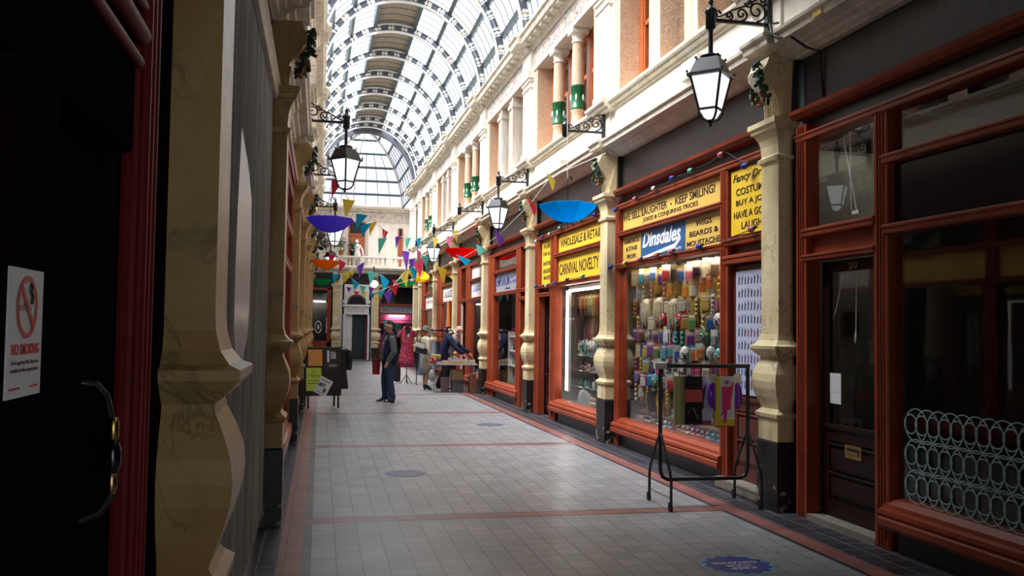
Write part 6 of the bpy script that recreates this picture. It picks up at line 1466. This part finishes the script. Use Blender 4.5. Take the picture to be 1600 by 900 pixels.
r = thing('draped_cloth','black cloth hanging beside the red spotted dress','clothing','W',(2.32,27.4,0)); b = MB(); b.rloft([[(.10*f*math.cos(k*PI/6),.06*math.sin(k*PI/6)*(1+.3*math.sin(3*k)),z) for k in range(12)] for f,z in ((.7,.75),(1,.5),(1.1,.2),(1,.02))],ccol[0],True); b.build('cloth', r)
# clothes rail behind the stall
r = thing('clothes_rail','black clothes rail of blue and white garments behind the stall','clothes rail','W',(3.28,26.2,0))
b = MB(); b.tube([(-.50,0,1.58),(.55,0,1.58)],.015,M['rackblack'],8); b.tube([(-.50,0,1.42),(.55,0,1.42)],.012,M['rackblack'],8); b.build('bar', r)
for sx in (-.5,.55): b = MB(); b.tube([(sx,0,1.6),(sx,0,.05)],.015,M['rackblack'],8); b.tube([(sx,-.25,.03),(sx,.25,.03)],.015,M['rackblack'],8); b.build('upright', r)
b = MB()
for z in (.3,.42): b.tube([(-.5,0,z),(.55,0,z)],.012,M['rackblack'],8)
b.build('lower_bar', r)
bw = plain('blue_white_print',(.10,.22,.45),.8,vary=.45,scale=14); wt = plain('white_cloth',(.50,.54,.62),.8,vary=.1)
for i,(x,m,L_,nm) in enumerate(((2.92,bw,.95,'blue and white patterned'),(3.05,bw,.85,'blue patterned'),(3.17,wt,.8,'white'),(3.29,plain('pale_blue_cloth',(.35,.42,.52),.8),.82,'pale blue'),(3.42,ccol[0],.7,'black'),(3.52,ccol[4],.75,'dark grey'),(3.62,ccol[5],.6,'wine red'),(3.72,ccol[0],.8,'plain black'))):
    garment('hanging_garment','%s garment on the rail behind the stall' % nm,(x,26.2,1.26),m,L_,.2,.9,'garments on the stall rail',False)
for i in range(7):
    x = 2.95+.13*i; b = MB(); b.sphere((0,0,0),(.05,.05,.045),ccol[(0,3,4,1,0,5,3)[i]],9,7); b.lathe([(.09,-.01),(.09,0)],(0,0,0),ccol[(0,3,4,1,0,5,3)[i]],14); tagmesh(b,'soft_hat','%s soft hat on top of the stall rail, %s along' % (CL[(0,3,4,1,0,5,3)[i]],ORD[i]),'hat','W',(x,26.2,1.61),'hats on the stall rail')
garment('hanging_coat','long black coat hung outside beyond the bald man',tuple(rpos(-.08,28.0,2.45)),ccol[0],1.0,.34,1.4); garment('hanging_coat','orange garment hung by the black coat',tuple(rpos(-.06,27.72,2.5)),plain('orange_cloth',(.6,.16,.02),.8,vary=.2),.8,.26,1.4,None,False)
# sandwich board
r = thing('sandwich_board','black sandwich board of notices standing beside the shaded pilasters','sandwich board','W',(.06,18.62,0),None,(0,0,.18))
for sy, nm in ((-1,'front'),(1,'rear')):
    b = MB(); Rm = Matrix.Rotation(sy*.14,4,'X')
    def bd(x0,x1,z0,z1,y0,y1,m):
        vs = []
        for x in (x0,x1):
            for y in (y0,y1):
                for z in (z0,z1): vs.append(tuple(Rm @ Vector((x,sy*.06+y,z-1.24)) + Vector((0,0,1.24))))
        b.add(vs,[(0,1,3,2),(4,6,7,5),(0,4,5,1),(2,3,7,6),(0,2,6,4),(1,5,7,3)],m)
    bd(-.36,.36,.26,1.24,-.012,.012,M['black']); po = b.build('panel', r)
    for sx in (-.3,.3): b = MB(); bd(sx-.018,sx+.018,.01,.3,-.012,.012,M['rackblack']); b.build('leg', r)
def on_board(x0,x1,z0,z1,col,name,label,rot=0,marks=()):
    c = Vector(((x0+x1)/2,-.077,(z0+z1)/2)); Rm = Matrix.Rotation(-.14,4,'X'); p = Rm @ Vector((c.x,c.y,c.z-1.24)) + Vector((0,0,1.24))
    g = thing(name,label,'notice','W',(0,0,0)); g.matrix_world = Matrix.Translation((.06,18.62,0)) @ Matrix.Rotation(.18,4,'Z') @ Matrix.Translation(p) @ Rm @ Matrix.Rotation(rot,4,'Y'); w,h = x1-x0,z1-z0
    b = MB(); b.box(-w/2,w/2,-.002,.002,-h/2,h/2,col); b.build('sheet', g)
    for mk in marks:
        b = MB()
        if isinstance(mk[0],str): b.text(mk[0],(mk[1]*w,-.0025,mk[2]*h),(1,0,0),(0,0,1),mk[3]*w,mk[4]*h,M['lettering'] if len(mk)<6 else mk[5],.001,0,'c',.0); b.build('lettering', g)
        else: b.box(mk[0]*w,mk[1]*w,-.0035,-.002,mk[2]*h,mk[3]*h,mk[4]); b.build('print', g)
orp = plain('paper_orange',(.62,.27,.06),.7,vary=.08); lime = plain('paper_lime',(.48,.60,.07),.7,vary=.05)
on_board(-.30,-.02,.86,1.19,orp,'paper_notice','orange paper notice, upper one on the sandwich board')
on_board(-.34,-.04,.36,.82,lime,'paper_notice','lime green handwritten notice, lower on the sandwich board',0,[('TO',-.05,.28,.25,.12),('WITH',.05,.08,.6,.14),('~~~',0,-.08,.7,.05),('~~~~',0,-.2,.8,.05)])
on_board(.04,.30,.76,1.19,M['iron'],'poster','black and white poster on the sandwich board',0,[(-.35,-.2,-.1,.45,M['paper']),(-.1,.3,.05,.4,M['grey_sign']),(.15,.32,.1,.3,M['paper']),('SHOW',.1,-.32,.6,.12,M['paper'])])
on_board(-.14,.13,.27,.62,M['paper'],'flyer','tilted pale flyer with small blue pictures, at the sandwich board foot',.5,[(-.35,-.1,-.05,.15,M['blue']),(.1,.35,-.3,-.05,M['blue']),(-.1,.15,.0,.2,plain('flyer_olive',(.3,.3,.15),.6)),(-.35,.35,.3,.4,M['grey_sign']),(-.35,.3,-.42,-.35,M['grey_sign'])])
r = thing('hanging_shirt','black T-shirt on a hanger hooked to the sandwich board end','clothing','W',(.42,18.7,1.20),None,(0,0,.15)); garment_mb(plain('tee_black',(.012,.011,.013),.85,vary=.2),.80,.30).build('cloth', r); hanger_mb().build('hanger', r)
# ================================================================== light and camera
W = bpy.data.worlds.new('overcast'); SC.world = W; W.use_nodes = True
nt = W.node_tree; nt.nodes.clear()
bg = nt.nodes.new('ShaderNodeBackground'); bg.inputs[0].default_value = (.90, .95, 1.0, 1); bg.inputs[1].default_value = SKY
out = nt.nodes.new('ShaderNodeOutputWorld'); nt.links.new(bg.outputs[0], out.inputs[0])
sl = bpy.data.lights.new('soft_sun', 'SUN'); sl.energy = SUN; sl.angle = math.radians(50); sl.color = (.98, .98, 1.0)
so = bpy.data.objects.new('soft_sun', sl); COL.objects.link(so); so.location = (-5, 15, 20)
so.rotation_euler = Vector((.58, .10, -1)).to_track_quat('-Z', 'Y').to_euler()
SC.cycles.use_denoising = True
SC.cycles.max_bounces = 8; SC.cycles.transparent_max_bounces = 24; SC.cycles.sample_clamp_indirect = 6; SC.cycles.caustics_reflective = False
vs_ = SC.view_settings; vs_.view_transform = 'Standard'; vs_.look = 'None'; vs_.gamma = 1; vs_.use_curve_mapping = False; vs_.exposure = EXPO
fpx = 1400.
d = Vector((-300., -59., fpx)).normalized(); u = Vector((.0135, 1., 0)); u.z = (300*u.x+59*u.y)/fpx; u.normalize()
# camera axes (x right, y up, z back) expressed through the arcade's axes: columns X = right, Y = depth, Z = up
rgt = Vector((1, 0, 0)) - d*d.x - u*u.x; rgt.normalize()
cx = Vector((rgt.x, d.x, u.x)); cy = Vector((rgt.y, d.y, u.y)); cz = Vector((rgt.z, d.z, u.z))   # world vectors of image right, image up, view direction
cam = bpy.data.cameras.new('camera'); co = bpy.data.objects.new('camera', cam); COL.objects.link(co)
back = -cz
co.matrix_world = Matrix(((cx.x, cy.x, back.x, 0), (cx.y, cy.y, back.y, 0), (cx.z, cy.z, back.z, 1.68), (0, 0, 0, 1)))
cam.sensor_width = 36; cam.lens = fpx/1600*36; cam.clip_start = .05; cam.clip_end = 300
SC.camera = co
